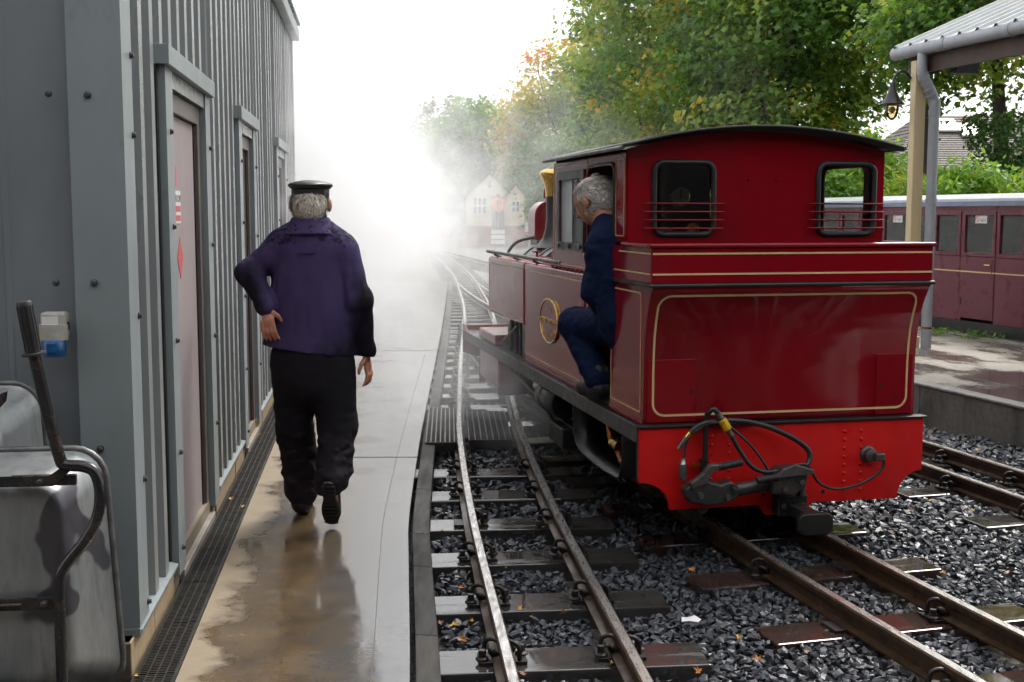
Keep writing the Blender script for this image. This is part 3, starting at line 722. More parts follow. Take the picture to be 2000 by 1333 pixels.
def glass_mat(name, tint=(.9, .93, .92), ior=.04):
    m, nt, b = nodes(name); nt.nodes.remove(b); o = nt.nodes['Material Output']
    t = nt.nodes.new('ShaderNodeBsdfTransparent'); t.inputs[0].default_value = c4(tint); g = nt.nodes.new('ShaderNodeBsdfGlossy'); g.inputs['Roughness'].default_value = .03
    fr = nt.nodes.new('ShaderNodeFresnel'); fr.inputs[0].default_value = 1.5; mxs = nt.nodes.new('ShaderNodeMixShader')
    nt.links.new(fr.outputs[0], mxs.inputs[0]); nt.links.new(t.outputs[0], mxs.inputs[1]); nt.links.new(g.outputs[0], mxs.inputs[2]); nt.links.new(mxs.outputs[0], o.inputs[0]); return m
M['glass'] = glass_mat('window_glass')
LO = Vector((1.257, 5.46, 0)); LR = 11.95
lo = empty('tank_engine', LO, LR, 'glossy maroon steam tank engine with cream lining and bright red buffer beam', 'steam engine')
def BLD(mb, name, m, parent=lo, **k): return mb.build(name, M[m] if isinstance(m, str) else m, parent, **k)
# buffer beam
ol = [(-.70, .545)]; ol += [(-.70 + .148 * math.sin(R(a)), .165 + .13 * math.cos(R(a))) for a in range(0, 91, 10)]
ol += [(-.12, .165), (-.09, .118), (.115, .118), (.135, .165)] + [(.70 - .125 * math.sin(R(a)), .165 + .13 * math.cos(R(a))) for a in range(90, -1, -10)] + [(.70, .545)]
beam = BLD(MB().prism(ol[::-1], 'y', 0, .028), 'buffer_beam', 'red', bevel=.003)
BLD(MB().box(-.712, .712, -.012, .05, .546, .556), 'beam_top_plate', 'lblack', bevel=.002)
riv = MB().sphere((0, 0, 0), .0095, 10, half=True).mesh('rivet', M['red'])
for x, zs in ((-.357, 8), (-.274, 7), (.298, 8), (.382, 8)):
    for k in range(zs):
        if x < 0 and 1 <= 0: continue
        inst('rivet', riv, beam, T((x, 0, .496 - (.04 if x == -.274 else 0) - .0397 * k)) @ RX(90) @ Matrix.Scale(.6, 4, (0, 0, 1)))
for x in (-.10, .195): BLD(MB().cyl((x, -.001, .215), (x, .01, .215), .010, 12), 'bolt_hole', 'black', beam)
# footplate and valance
BLD(MB().box(-.70, .70, .052, 4.72, .522, .546), 'footplate', 'lblack', bevel=.002)
for s in (-1, 1):
    BLD(MB().box(min(s * .705, s * .692), max(s * .705, s * .692), .03, 4.72, .472, .548), 'valance', 'footedge', bevel=.003)
# bunker
PZ = [.556, .80, .88, .96, 1.04, 1.10, 1.15, 1.178]; PY = [.045, .045, .040, .030, .008, -.018, -.048, -.068]
def yprof(z): return float(np.interp(z, PZ, PY))
zz = list(np.linspace(.556, 1.178, 24)); v = []; f = []
for z in zz: v += [(-.668, yprof(z), z), (.668, yprof(z), z)]
for i in range(len(zz) - 1): f.append((2 * i, 2 * i + 1, 2 * i + 3, 2 * i + 2))
o = MB().add(v, f).build('bunker_back', M['maroon'], lo, smooth=180); sm = o.modifiers.new('s', 'SOLIDIFY'); sm.thickness = .004; sm.offset = 0
back = o
BLD(MB().box(-.69, .69, -.082, -.045, 1.178, 1.196), 'bunker_bead', 'lblack', bevel=.007)
up = BLD(MB().box(-.676, .676, -.068, -.056, 1.196, 1.352), 'bunker_coping', 'maroon', bevel=.003)
BLD(MB().box(-.69, .69, -.080, -.048, 1.352, 1.372), 'coping_bead', 'maroon', bevel=.008)
for s in (-1, 1):
    x0, x1 = sorted((s * .670, s * .658))
    so2 = BLD(MB().prism([(yprof(z), z) for z in zz] + [(.57, 1.178), (.57, .556)], 'x', x0, x1), 'bunker_side', 'maroon')
    x0, x1 = sorted((s * .676, s * .664))
    BLD(MB().box(x0, x1, -.056, .55, 1.1965, 1.352), 'side_coping', 'maroon', bevel=.002)
    x0, x1 = sorted((s * .690, s * .655)); BLD(MB().box(x0, x1, -.045, .55, 1.179, 1.1955), 'bunker_bead', 'lblack', bevel=.006)
    BLD(MB().box(x0, x1, -.047, .36, 1.353, 1.371), 'coping_bead', 'maroon', bevel=.007)
    BLD(MB().box(min(s * .676, s * .67), max(s * .676, s * .67), .05, .56, .549, .572), 'angle_iron', 'maroon', bevel=.002)
coal = BLD(MB().box(-.64, .64, -.04, .35, 1.20, 1.24), 'coal_plate', 'lblack')
def ring(loop_fn, x0, x1, z0, z1, r, w_, dense=10):
    def dl(a, b, c, d, rr):
        P = rrect(a, b, c, d, rr, 5); out = []
        for i in range(len(P)):
            p, q = P[i], P[(i + 1) % len(P)]; L = math.hypot(p[0] - q[0], p[1] - q[1]); k = max(1, int(L / .06))
            out += [(p[0] + (q[0] - p[0]) * t / k, p[1] + (q[1] - p[1]) * t / k) for t in range(k)]
        return out
    return MB().plate(dl(x0, x1, z0, z1, r), [dl(x0 + w_, x1 - w_, z0 + w_, z1 - w_, max(r - w_, .002))], loop_fn, .0016)
BLD(ring(lambda a, b, d: (a, yprof(b) - .0045 - d, b), -.632, .632, .588, 1.145, .06, .010), 'lining', 'cream', back)
for z in (1.327, 1.237): BLD(MB().box(-.672, .672, -.0705, -.0685, z - .004, z + .004), 'lining', 'cream', up)
# locker doors in the bunker back, 2 mm proud
for x0, x1, kx in ((-.655, -.422, -.447), (.47, .655, .495)):
    h = BLD(MB().box(x0, x1, .0395, .0425, .562, .848), 'locker_door', 'maroon', back, bevel=.0015)
    BLD(MB().cyl((kx, .0375, .70), (kx, .0405, .70), .008, 12), 'keyhole', 'black', back)
for z in (.60, .70, .80): BLD(MB().cyl((-.664, .04, z), (-.664, .04, z + .06), .004, 8), 'hinge', 'maroon', back)
SX = lambda a, b, d: (-.6712 - d, a, b)
for s in (-1, 1):
    fn = (lambda a, b, d, s=s: (s * (.6712 + d), a, b))
    BLD(ring(fn, .085, .555, .60, 1.15, .02, .007), 'lining', 'cream')
    fn2 = (lambda a, b, d, s=s: (s * (.6772 + d), a, b))
    for z in (1.327, 1.237): BLD(MB().box(min(s * .6765, s * .678), max(s * .6765, s * .678), -.05, .42 if z > 1.3 else .50, z - .003, z + .003), 'lining', 'cream')
# cab
def rz_(x): return 1.80 + .102 * (1 - (x / .72) ** 2)
AX = list(np.linspace(-.655, .655, 19))
outline = [(-.655, 1.20)] + [(.655, 1.20)] + [(x, rz_(x) - .012) for x in AX[::-1]]
W = [(-.53, -.226), (.302, .606)]
cb = BLD(MB().plate(outline, [rrect(a, b, 1.40, 1.748, .05) for a, b in W], lambda a, b, d: (a, .36 + d, b), .012), 'cab_back', 'maroon')
for a, b in W:
    fr = MB().tube([(p[0], .354, p[1]) for p in rrect(a + .004, b - .004, 1.404, 1.744, .046)], .0135, 8, closed=True).build('rear_window', M['hose'], lo, smooth=60)
    BLD(MB().prism(rrect(a, b, 1.40, 1.748, .05), 'y', .364, .367), 'pane', 'glass', fr)
    for z in (1.55, 1.511, 1.472, 1.433):
        BLD(MB().tube([(a - .045, .352, z), (a - .03, .327, z), (b + .03, .327, z), (b + .045, .352, z)], .0042, 8), 'window_bar', 'maroon', fr, smooth=60)
for x in (-.052, .09): BLD(MB().sphere((x, .357, 1.665), .008, 10), 'stud', 'maroon', cb)
dz = [(.55, 1.365), (.55, 1.69)] + [(.605 - .055 * math.cos(R(a)), 1.69 + .055 * math.sin(R(a))) for a in (20, 45, 70)] + [(.605, 1.745), (.965, 1.745)] + [(.965 + .055 * math.sin(R(a)), 1.69 + .055 * math.cos(R(a))) for a in (20, 45, 70)] + [(1.02, 1.69), (1.02, 1.19)]
side = [(.374, 1.374)] + [(.374, 1.79), (1.78, 1.79), (1.80, 1.30), (1.86, 1.19)] + dz[::-1]
for s in (-1, 1):
    cs = BLD(MB().plate(side, [rrect(1.12, 1.62, 1.335, 1.70, .015)], lambda a, b, d, s=s: (s * (.66 - d), a, b), .012), 'cab_side', 'maroon')
    wf = BLD(MB().plate(rrect(1.085, 1.655, 1.30, 1.735, .015), [rrect(1.13, 1.61, 1.345, 1.69, .008)], lambda a, b, d, s=s: (s * (.661 + d), a, b), .012), 'side_window', 'steel')
    BLD(MB().box(min(s * .655, s * .652), max(s * .655, s * .652), 1.38, 1.615, 1.34, 1.695), 'sliding_shutter', mat('shutter', (.62, .64, .64), .4), wf)
    BLD(MB().box(min(s * .651, s * .648), max(s * .651, s * .648), 1.125, 1.40, 1.34, 1.695), 'pane', 'glass', wf)
    for yy in (1.14, 1.37, 1.60): BLD(MB().box(min(s * .662, s * .684), max(s * .662, s * .684), yy - .02, yy + .02, 1.312, 1.335), 'window_runner', 'steel', wf, bevel=.003)
    BLD(MB().tube([(s * .662, a, b) for a, b in dz], .009, 8), 'door_beading', 'lblack', smooth=60)
    x0, x1 = sorted((s * .66, s * .648))
    BLD(MB().box(x0, x1, 1.02, 1.058, .556, 1.19), 'door_post', 'maroon')
    x0, x1 = sorted((s * .648, s * .26)); BLD(MB().box(x0, x1, 1.03, 1.058, .556, 1.185), 'tank_back', 'maroon')
    fn = (lambda a, b, d, s=s: (s * (.6612 + d), a, b))
    BLD(ring(fn, .392, .53, 1.395, 1.76, .012, .005), 'lining', 'cream'); BLD(ring(fn, 1.045, 1.765, 1.215, 1.775, .012, .005), 'lining', 'cream')
    for k in range(9): BLD(MB().sphere((s * .664, 1.07 + k * .09, 1.197), .008, 8), 'rivet', 'maroon', cs)
BLD(MB().plate([(-.646, .9), (.646, .9)] + [(x, rz_(x) - .014) for x in np.linspace(-.646, .646, 15)[::-1]], [rrect(-.5, -.3, 1.45, 1.68, .05), rrect(.3, .5, 1.45, 1.68, .05)], lambda a, b, d: (a, 1.768 + d, b), .01), 'cab_front', 'interior')
rx = list(np.linspace(-.708, .695, 25)); v = []; f = []
for y in (.245, 1.80):
    for x in rx: v.append((x, y, rz_(x) + .002))
n = len(rx)
for i in range(n - 1): f.append((i, i + 1, n + i + 1, n + i))
rf = MB().add(v, f).build('cab_roof', M['lblack'], lo, smooth=180); sm = rf.modifiers.new('s', 'SOLIDIFY'); sm.thickness = .012; sm.offset = 1
v = []; f = []
for y in (.75, 1.45):
    for x in rx[6:-6]: v.append((x, y, rz_(x) + .022))
n = len(rx) - 12
for i in range(n - 1): f.append((i, i + 1, n + i + 1, n + i))
o = MB().add(v, f).build('roof_hatch', M['lblack'], rf, smooth=180); sm = o.modifiers.new('s', 'SOLIDIFY'); sm.thickness = .018
BLD(MB().tube([(-.714, .25, rz_(.708)), (-.714, 1.80, rz_(.708))], .010, 8), 'roof_gutter', 'steel', smooth=60)
BLD(MB().tube([(.702, .25, rz_(.695) + .006), (.702, 1.80, rz_(.695) + .006)], .010, 8), 'roof_gutter', 'steel', smooth=60)
# inside the cab
BLD(MB().box(-.645, .645, .38, 1.76, .5465, .56), 'cab_floor', 'interior')
BLD(MB().lathe([(.30, 0), (.30, .20), (.27, .22)], 28, T((0, 1.76, 1.06)) @ RX(90)), 'boiler_backhead', 'lblack', smooth=40)
for x, z, r in ((-.20, 1.56, .075), (.05, 1.60, .06), (-.04, 1.38, .05)):
    g = BLD(MB().lathe([(r, 0), (r, .03), (r * .9, .034)], 24, T((x, 1.62, z)) @ RX(90)), 'pressure_gauge', 'brass', smooth=40)
    BLD(MB().lathe([(r * .88, .0345), (r * .88, .036)], 24, T((x, 1.62, z)) @ RX(90)), 'dial_face', 'dial', g)
    BLD(MB().box(x - .003, x + .003, 1.581, 1.583, z - r * .2, z + r * .7), 'dial_needle', 'black', g)
for x0, z0 in ((-.36, 1.40), (-.30, 1.50), (.12, 1.42), (.24, 1.36)):
    BLD(MB().tube([(x0, 1.72, z0), (x0, 1.60, z0), (x0, 1.58, z0 - .02), (x0, 1.58, z0 - .16)], .010, 8), 'steam_pipe', 'copper', smooth=60)
    BLD(MB().lathe([(.035, -.006), (.035, .006)], 14, T((x0, 1.56, z0)) @ RX(90)), 'valve_wheel', 'brass', smooth=40)
BLD(MB().box(-.40, -.16, 1.40, 1.70, 1.18, 1.22), 'tray_shelf', 'brass', bevel=.004)
BLD(MB().box(.26, .55, .45, .95, .56, .92), 'seat_box', 'interior', bevel=.01)
# side tanks
for s in (-1, 1):
    x0, x1 = sorted((s * .665, s * .265))
    tk = BLD(MB().box(x0, x1, 1.0585, 2.542, .557, 1.19), 'side_tank', 'maroon', bevel=.022, seg=4)
    tf = BLD(MB().box(x0, x1, 2.546, 3.79, .772, 1.19), 'side_tank', 'maroon', bevel=.022, seg=4)
    fn = (lambda a, b, d, s=s: (s * (.6652 + d), a, b))
    BLD(ring(fn, 1.095, 2.51, .60, 1.145, .02, .006), 'lining', 'cream', tk); BLD(ring(fn, 2.575, 3.755, .80, 1.145, .02, .006), 'lining', 'cream', tf)
    hr = BLD(MB().tube([(s * .655, 1.62, 1.222), (s * .655, 3.86, 1.222)], .013, 10), 'tank_handrail', 'steel', smooth=60)
    for yy in (1.72, 2.32, 2.92, 3.6): BLD(MB().tube([(s * .60, yy, 1.188), (s * .655, yy, 1.205), (s * .655, yy, 1.222)], .008, 8), 'rail_bracket', 'lblack', hr, smooth=60)
    x0, x1 = sorted((s * .669, s * .665)); BLD(MB().box(x0, x1, 1.06, 2.54, .549, .571), 'angle_iron', 'maroon', bevel=.002)
BLD(MB().box(-.262, .262, 1.80, 3.2, 1.12, 1.188), 'tank_bridge', 'maroon')
BLD(MB().lathe([(.05, 0), (.05, .06), (.058, .06), (.058, .07)], 18, T((-.46, 1.98, 1.19))), 'tank_filler', 'maroon', smooth=40)
BLD(MB().tube([tuple(p) for p in spline([(-.33, 2.25, 1.19), (-.34, 2.25, 1.30), (-.33, 2.24, 1.37), (-.27, 2.2, 1.40), (-.15, 2.15, 1.40)], 4)], .020, 10), 'copper_pipe', 'copper', smooth=60)
BLD(MB().tube([(-.45, 3.1, 1.19), (-.45, 3.1, 1.235)], .008, 8), 'valve_stem', 'maroon'); BLD(MB().lathe([(.035, 0), (.035, .008)], 14, T((-.45, 3.1, 1.235))), 'valve_wheel', 'maroon')
# boiler, smokebox, chimney
BLD(MB().lathe([(.27, 1.79), (.27, 3.82)], 36, T((0, 0, .95)) @ RX(-90)), 'boiler', 'maroon', smooth=40)
sbm = mat('smokebox_grey', (.06, .062, .066), .28, col2=(.10, .10, .105), scale=6, rough2=.4)
BLD(MB().lathe([(.292, 3.83), (.292, 4.62), (.27, 4.645), (.20, 4.67), (.05, 4.69)], 40, T((0, 0, .965)) @ RX(-90)), 'smokebox', sbm, smooth=40)
for yy in (3.84, 4.05, 4.58): BLD(MB().lathe([(.300, yy), (.300, yy + .03)], 40, T((0, 0, .965)) @ RX(-90)), 'boiler_band', 'lblack', smooth=40)
CH = T((0, 4.33, 1.20))
BLD(MB().lathe([(.20, .035), (.155, .06), (.115, .11), (.092, .19), (.086, .30), (.088, .44)], 32, CH), 'chimney', 'lblack', smooth=60)
BLD(MB().lathe([(.090, .44), (.092, .47), (.105, .54), (.132, .60), (.142, .612), (.142, .625), (.128, .64), (.105, .655)], 32, CH), 'chimney_cap', 'brass', smooth=50)
dm = [(-.115, 0)] + [(-.115 + .115 * (1 - math.cos(R(a))), .20 + .12 * math.sin(R(a))) for a in range(0, 181, 15)] + [(.115, 0)]
db = BLD(MB().prism([(x, z + 1.285) for x, z in dm], 'y', 4.62, 4.86), 'lamp_box', 'maroon', bevel=.004)
BLD(MB().box(-.10, .10, 4.60, 4.84, 1.245, 1.284), 'lamp_bracket', 'steel', db)
BLD(MB().tube([(0, 4.70 + .06 * math.cos(R(a)), 1.63 + .10 * math.sin(R(a))) for a in range(0, 181, 15)], .010, 8), 'lamp_handle', 'maroon', db, smooth=60)
BLD(MB().tube([tuple(p) for p in spline([(-.40, 4.45, 1.10), (-.36, 4.5, 1.20), (-.27, 4.55, 1.28), (-.12, 4.6, 1.31)], 4)], .013, 8), 'smokebox_handrail', 'lblack', smooth=60)
# front end
fo = [(-.70, .36), (-.66, .345), (-.50, .30), (.50, .30), (.66, .345), (.70, .36), (.70, .585), (-.70, .585)]
fb = BLD(MB().prism(fo, 'y', 4.72, 4.755), 'front_beam', 'maroon', bevel=.004)
for s in (-1, 1):
    x0, x1 = sorted((s * .705, s * .695))
    BLD(MB().prism([(4.72, .549), (4.72, .60), (4.60, .60), (4.45, .549)], 'x', x0, x1), 'front_gusset', 'maroon')
    x0, x1 = sorted((s * .69, s * .44))
    cyo = BLD(MB().prism([(x0, .50), (x1, .50), (x1, .24), (x1 - .05 if s > 0 else x1, .22), (x0 + .05, .205), (x0, .26)], 'y', 3.25, 4.05), 'cylinder_block', 'maroon', bevel=.02, seg=3)
    for yy in (3.27, 4.01): BLD(MB().box(x0 - .003, x1 + .003, yy, yy + .02, .21, .505), 'cylinder_flange', 'steel', cyo, bevel=.004)
    BLD(MB().box(min(s * .68, s * .42), max(s * .68, s * .42), 3.45, 4.1, .549, .625), 'valve_chest', 'maroon', bevel=.012)
    BLD(MB().box(min(s * .64, s * .28), max(s * .64, s * .28), 2.56, 2.72, .549, .770), 'shade_plate', 'lblack', bevel=.004)  # black plate stands in for the dark void under the raised tank
    for yy in (2.80, 2.92, 3.10): BLD(MB().tube([(s * .63, yy, .549), (s * .63, yy, .775)], .012, 8), 'motion_rod', 'lblack', smooth=60)
    BLD(MB().tube([(s * .64, 3.42, .575), (s * .64, 2.85, .745)], .011, 8), 'radius_rod', 'steel', smooth=60)
    BLD(MB().lathe([(.10, -.012), (.11, -.012), (.11, .012), (.10, .012)], 24, T((s * .60, 3.22, .64)) @ RY(90)), 'reverser_ring', 'lblack', smooth=40)
    BLD(MB().tube([(s * .5, 3.3, .58), (s * .56, 3.35, .66), (s * .56, 3.5, .70), (s * .5, 3.7, .66)], .010, 8), 'oil_pipe', 'brass', smooth=60)
    BLD(MB().tube([(s * .60, 3.26, .40), (s * .60, 2.45, .33)], .016, 8), 'connecting_rod', 'steel', smooth=60)
    BLD(MB().box(min(s * .60, s * .58), max(s * .60, s * .58), 1.45, 2.85, .235, .275), 'coupling_rod', 'steel', bevel=.006)
    for yy in (1.5, 2.15, 2.8, .45, .95):
        rr = .225 if yy > 1.2 else .15
        wl_ = BLD(MB().lathe([(.04, -.02), (rr * .85, -.012), (rr * .85, -.02), (rr, -.024), (rr, .012), (rr + .018, .016), (rr + .018, .024), (.04, .02)], 28, T((s * .2125, yy, rr + .02)) @ RY(-90 * s)), 'driving_wheel' if yy > 1.2 else 'trailing_wheel', 'lblack', smooth=40)
    BLD(MB().lathe([(.085, 0), (.095, .02), (.095, .42), (.085, .44)], 24, T((s * .60, 1.70, .385)) @ RX(-90)), 'air_reservoir', 'lblack', smooth=40)
    BLD(MB().lathe([(.0975, .30), (.0975, .40)], 24, T((s * .60, 1.70, .385)) @ RX(-90)), 'reservoir_band', 'steel', smooth=40)
    BLD(MB().tube([(s * .64, 2.5, .335), (s * .62, 2.1, .30), (s * .60, 1.95, .20), (s * .60, 1.7, .17)], .014, 8), 'brake_rod', 'footedge', smooth=60)
    BLD(MB().box(min(s * .66, s * .5), max(s * .66, s * .5), 1.55, 1.85, .15, .27), 'brake_bracket', 'lblack', bevel=.01)
    st = [(1.23, .475), (1.21, .31), (1.12, .245), (.90, .222), (.42, .228), (.345, .27), (.315, .34), (.305, .475)]
    P = [tuple(p) for p in spline([(a, b, 0) for a, b in st], 3)]; v = []; f = []
    for a, b, _ in P: v += [(s * .685, a, b), (s * .50, a, b)]
    for i in range(len(P) - 1): f.append((2 * i, 2 * i + 2, 2 * i + 3, 2 * i + 1))
    o = MB().add(v, f).build('cab_step', M['lblack'], lo, smooth=60); sm = o.modifiers.new('s', 'SOLIDIFY'); sm.thickness = .009
    BLD(MB().tube([tuple(p) for p in spline([(s * .55, 1.0, .42), (s * .57, .9, .40), (s * .57, .85, .33), (s * .58, .72, .31), (s * .60, .55, .27)], 4)], .022, 10), 'injector_pipe', 'copper', smooth=60)
    BLD(MB().cyl((s * .58, .78, .33), (s * .58, .66, .33), .035, 14), 'injector_body', 'brass', smooth=40)
BLD(MB().box(-.30, .30, .05, 4.6, .22, .52), 'main_frame', 'black')
BLD(MB().box(-.685, .685, .03, .10, .30, .52), 'rear_frame', 'black')
# nameplate
pl = empty('nameplate', (-.6665, 1.835, .87)); pl.parent = lo
def oval(r1, r2, n=40): return [(r1 * math.cos(2 * math.pi * k / n), r2 * math.sin(2 * math.pi * k / n)) for k in range(n)]
NP = lambda a, b, d: (-d, -a, b)
MB().plate(oval(.215, .128), [], NP, .008).build('plate_ground', M['maroon'], pl)
MB().plate(oval(.224, .135), [oval(.214, .126)], NP, .012).build('plate_rim', M['brass'], pl, bevel=.002)
def plate_text(t, size, x, z, rot=0, nm='raised_lettering'):
    return text_mesh(t, size, .0015, M['brass'], pl, T((-.010, -x, z)) @ RZ(-90) @ RX(90) @ RZ(rot), nm)
plate_text('MARK TIMOTHY', .047, 0, -.002)
for k in range(11):      # small lines of lettering, worn past reading: raised strokes only
    a = R(-90 + (k - 5) * 11.5); w_ = .008 if k % 3 else .005
    MB().box(-.0115, -.0085, -w_, w_, -.010, .010, T((0, -.172 * math.cos(a), .094 * math.sin(a))) @ RX(-(k - 5) * 7)).build('raised_stroke', M['brass'], pl)
for k in range(5): MB().box(-.0115, -.0085, -.007, .007, -.009, .009, T((0, -(k - 2) * .026, .070 - abs(k - 2) * .003))).build('raised_stroke', M['brass'], pl)
for a in (-.212, .212): BLD(MB().lathe([(.009, 0), (.009, .014), (.005, .017)], 12, T((0, -a, 0)) @ RY(-90)), 'plate_boss', 'brass', pl, smooth=40)
# coupling gear on the beam
BLD(MB().box(-.06, .085, -.075, -.001, .125, .225), 'drawbar_pocket', 'lblack', beam, bevel=.008)
BLD(MB().box(-.025, .05, -.31, -.076, .142, .192), 'drawbar', 'lblack', beam, bevel=.006)
BLD(MB().prism(rrect(-.085, .078, .108, .205, .035), 'y', -.345, -.311), 'buffer_pad', 'lblack', beam, bevel=.006)
for x in (-.035, .06): BLD(MB().cyl((x, -.076, .175), (x, -.088, .175), .014, 8), 'bolt_head', 'steel', beam)
cpm = mat('coupler_iron', (.06, .058, .056), .36, metal=.6, col2=(.11, .105, .10), scale=18, rough2=.55, bmp=.4, bscale=50)
BLD(MB().prism([(-.52, .25), (-.50, .225), (-.42, .205), (-.34, .21), (-.275, .235), (-.272, .285), (-.31, .315), (-.36, .30), (-.43, .325), (-.50, .305), (-.525, .285)], 'y', -.125, -.045), 'coupler_jaw', cpm, beam, bevel=.012, seg=3)
BLD(MB().prism([(-.50, .29), (-.43, .31), (-.40, .365), (-.33, .375), (-.335, .40), (-.42, .395), (-.445, .36), (-.51, .315)], 'y', -.14, -.105), 'locking_lever', 'steel', beam, bevel=.006)
def grip(a, b, r=.017):
    m_, L = align(a, b); pr = [(r * .8, 0)]
    k = 11
    for i in range(k): z0 = L * i / k; pr += [(r, z0 + L * .1 / k), (r, z0 + L * .65 / k), (r * .82, z0 + L * .75 / k), (r * .82, z0 + L * .98 / k)]
    BLD(MB().lathe(pr, 14, m_), 'lever_grip', 'rubber', beam, smooth=40)
grip((-.375, -.13, .382), (-.265, -.13, .400)); grip((-.20, -.15, .318), (-.095, -.15, .330))
BLD(MB().cyl((-.30, -.085, .262), (-.085, -.085, .288), .030, 20), 'coupler_shaft', cpm, beam, smooth=40)
BLD(MB().prism([(-.12, .245), (-.02, .235), (.045, .27), (.055, .325), (.02, .365), (-.07, .36), (-.125, .32)], 'y', -.14, -.03), 'coupler_jaw', cpm, beam, bevel=.012, seg=3)
BLD(MB().prism([(-.10, .325), (.06, .335), (.075, .355), (-.02, .385), (-.08, .365)], 'y', -.16, -.142), 'locking_lever', 'steel', beam, bevel=.005)
BLD(MB().cyl((-.02, -.07, .226), (-.02, -.07, .25), .045, 16), 'pivot', 'steel', beam, smooth=40); BLD(MB().cyl((.045, -.09, .226), (.045, -.09, .26), .018, 8), 'pivot_nut', 'steel', beam)
for x, z in ((-.46, .26), (-.33, .245), (-.30, .29), (-.06, .27), (.02, .30)): BLD(MB().cyl((x, -.12, z), (x, -.15, z), .014, 6), 'jaw_bolt', 'steel', beam)
def hosep(pts, r, nm='hose', m='hose', n=5): BLD(MB().tube([tuple(p) for p in spline(pts, n)], r, 10), nm, m, beam, smooth=60)
hosep([(-.40, -.03, .30), (-.402, -.035, .45), (-.40, -.04, .585), (-.392, -.05, .618), (-.372, -.055, .630), (-.354, -.06, .612)], .0125, 'standpipe', 'lblack')
BLD(MB().cyl((-.408, -.035, .335), (-.408, -.035, .40), .02, 10), 'pipe_union', 'lblack', beam); BLD(MB().box(-.47, -.415, -.045, -.03, .372, .386), 'pipe_tag', 'copper', beam)
BLD(MB().cyl((-.355, -.06, .613), (-.336, -.062, .584), .014, 12), 'union', 'steel', beam, smooth=40)
BLD(MB().cyl((-.336, -.062, .584), (-.308, -.066, .538), .021, 8), 'valve', 'yellow', beam, bevel=.003)
BLD(MB().cyl((-.308, -.066, .538), (-.290, -.068, .508), .0125, 12), 'union', 'steel', beam, smooth=40)
hosep([(-.290, -.068, .508), (-.25, -.07, .44), (-.20, -.08, .372), (-.14, -.09, .342), (-.08, -.10, .345)], .0105)
hosep([(-.480, -.045, .525), (-.44, -.045, .556), (-.37, -.045, .574), (-.24, -.05, .572), (-.12, -.055, .545), (.0, -.06, .492), (.075, -.065, .44), (.092, -.07, .40), (.075, -.08, .365), (.03, -.09, .345)], .0125)
hosep([(-.47, -.05, .523), (-.40, -.05, .562), (-.33, -.06, .566), (-.25, -.07, .51), (-.17, -.07, .43), (-.11, -.08, .34)], .0065)
BLD(MB().cyl((-.480, -.045, .525), (-.497, -.045, .505), .0125, 12), 'union', 'brass', beam, smooth=40); BLD(MB().cyl((-.497, -.045, .505), (-.535, -.045, .455), .0115, 12), 'hose_nozzle', 'steel', beam, smooth=40)
hosep([(-.47, -.04, .535), (-.495, -.04, .47), (-.505, -.045, .41)], .0055, 'cable')
BLD(MB().lathe([(.011, 0), (.019, .012), (.019, .075), (.012, .082), (.009, .10)], 16, T((-.512, -.048, .312))), 'cable_plug', 'zinc', beam, smooth=40)
BLD(MB().lathe([(.04, 0), (.038, .012), (.030, .018), (.030, .045), (.018, .05)], 20, T((.415, 0, .385)) @ RX(90)), 'jumper_socket', 'steel', beam, smooth=40)
BLD(MB().box(.418, .468, -.075, -.045, .362, .40), 'jumper_plug', 'steel', beam, bevel=.008)
hosep([(.462, -.06, .375), (.468, -.06, .345), (.44, -.06, .305), (.37, -.06, .265), (.29, -.06, .243), (.21, -.065, .243), (.14, -.07, .275), (.09, -.08, .34), (.06, -.09, .368), (.01, -.09, .365)], .007, 'cable')
# ------------------------------------------------------------------ trees, shrubs, grass bank
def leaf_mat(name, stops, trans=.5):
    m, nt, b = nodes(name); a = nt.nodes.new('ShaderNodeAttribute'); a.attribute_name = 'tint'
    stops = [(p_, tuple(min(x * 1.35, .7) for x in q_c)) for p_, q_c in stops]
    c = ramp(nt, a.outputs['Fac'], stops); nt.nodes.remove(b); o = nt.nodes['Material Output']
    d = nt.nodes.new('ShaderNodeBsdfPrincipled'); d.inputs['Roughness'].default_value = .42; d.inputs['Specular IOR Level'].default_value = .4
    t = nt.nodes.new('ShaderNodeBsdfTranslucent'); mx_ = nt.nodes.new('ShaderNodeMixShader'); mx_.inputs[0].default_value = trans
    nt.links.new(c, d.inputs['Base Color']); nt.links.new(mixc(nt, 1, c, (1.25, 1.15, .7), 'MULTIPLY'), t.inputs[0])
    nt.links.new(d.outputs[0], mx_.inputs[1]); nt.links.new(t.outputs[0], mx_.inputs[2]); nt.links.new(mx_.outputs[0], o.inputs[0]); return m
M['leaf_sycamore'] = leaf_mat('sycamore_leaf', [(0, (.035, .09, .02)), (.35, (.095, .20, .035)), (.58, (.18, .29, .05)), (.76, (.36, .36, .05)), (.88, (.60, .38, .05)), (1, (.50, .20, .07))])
M['leaf_dark'] = leaf_mat('dark_leaf', [(0, (.025, .065, .018)), (.5, (.06, .135, .03)), (.85, (.12, .21, .05)), (1, (.28, .26, .06))])
M['leaf_bright'] = leaf_mat('bright_leaf', [(0, (.04, .10, .015)), (.5, (.10, .22, .025)), (.85, (.20, .34, .05)), (1, (.35, .36, .06))])
M['leaf_grey'] = leaf_mat('grey_leaf', [(0, (.05, .07, .03)), (.5, (.09, .12, .05)), (1, (.22, .2, .08))])
M['bark'] = mat('bark', (.075, .06, .045), .8, col2=(.035, .028, .022), scale=5, bmp=.8, bscale=25, stretch=(1, 1, .25), dist=.02)
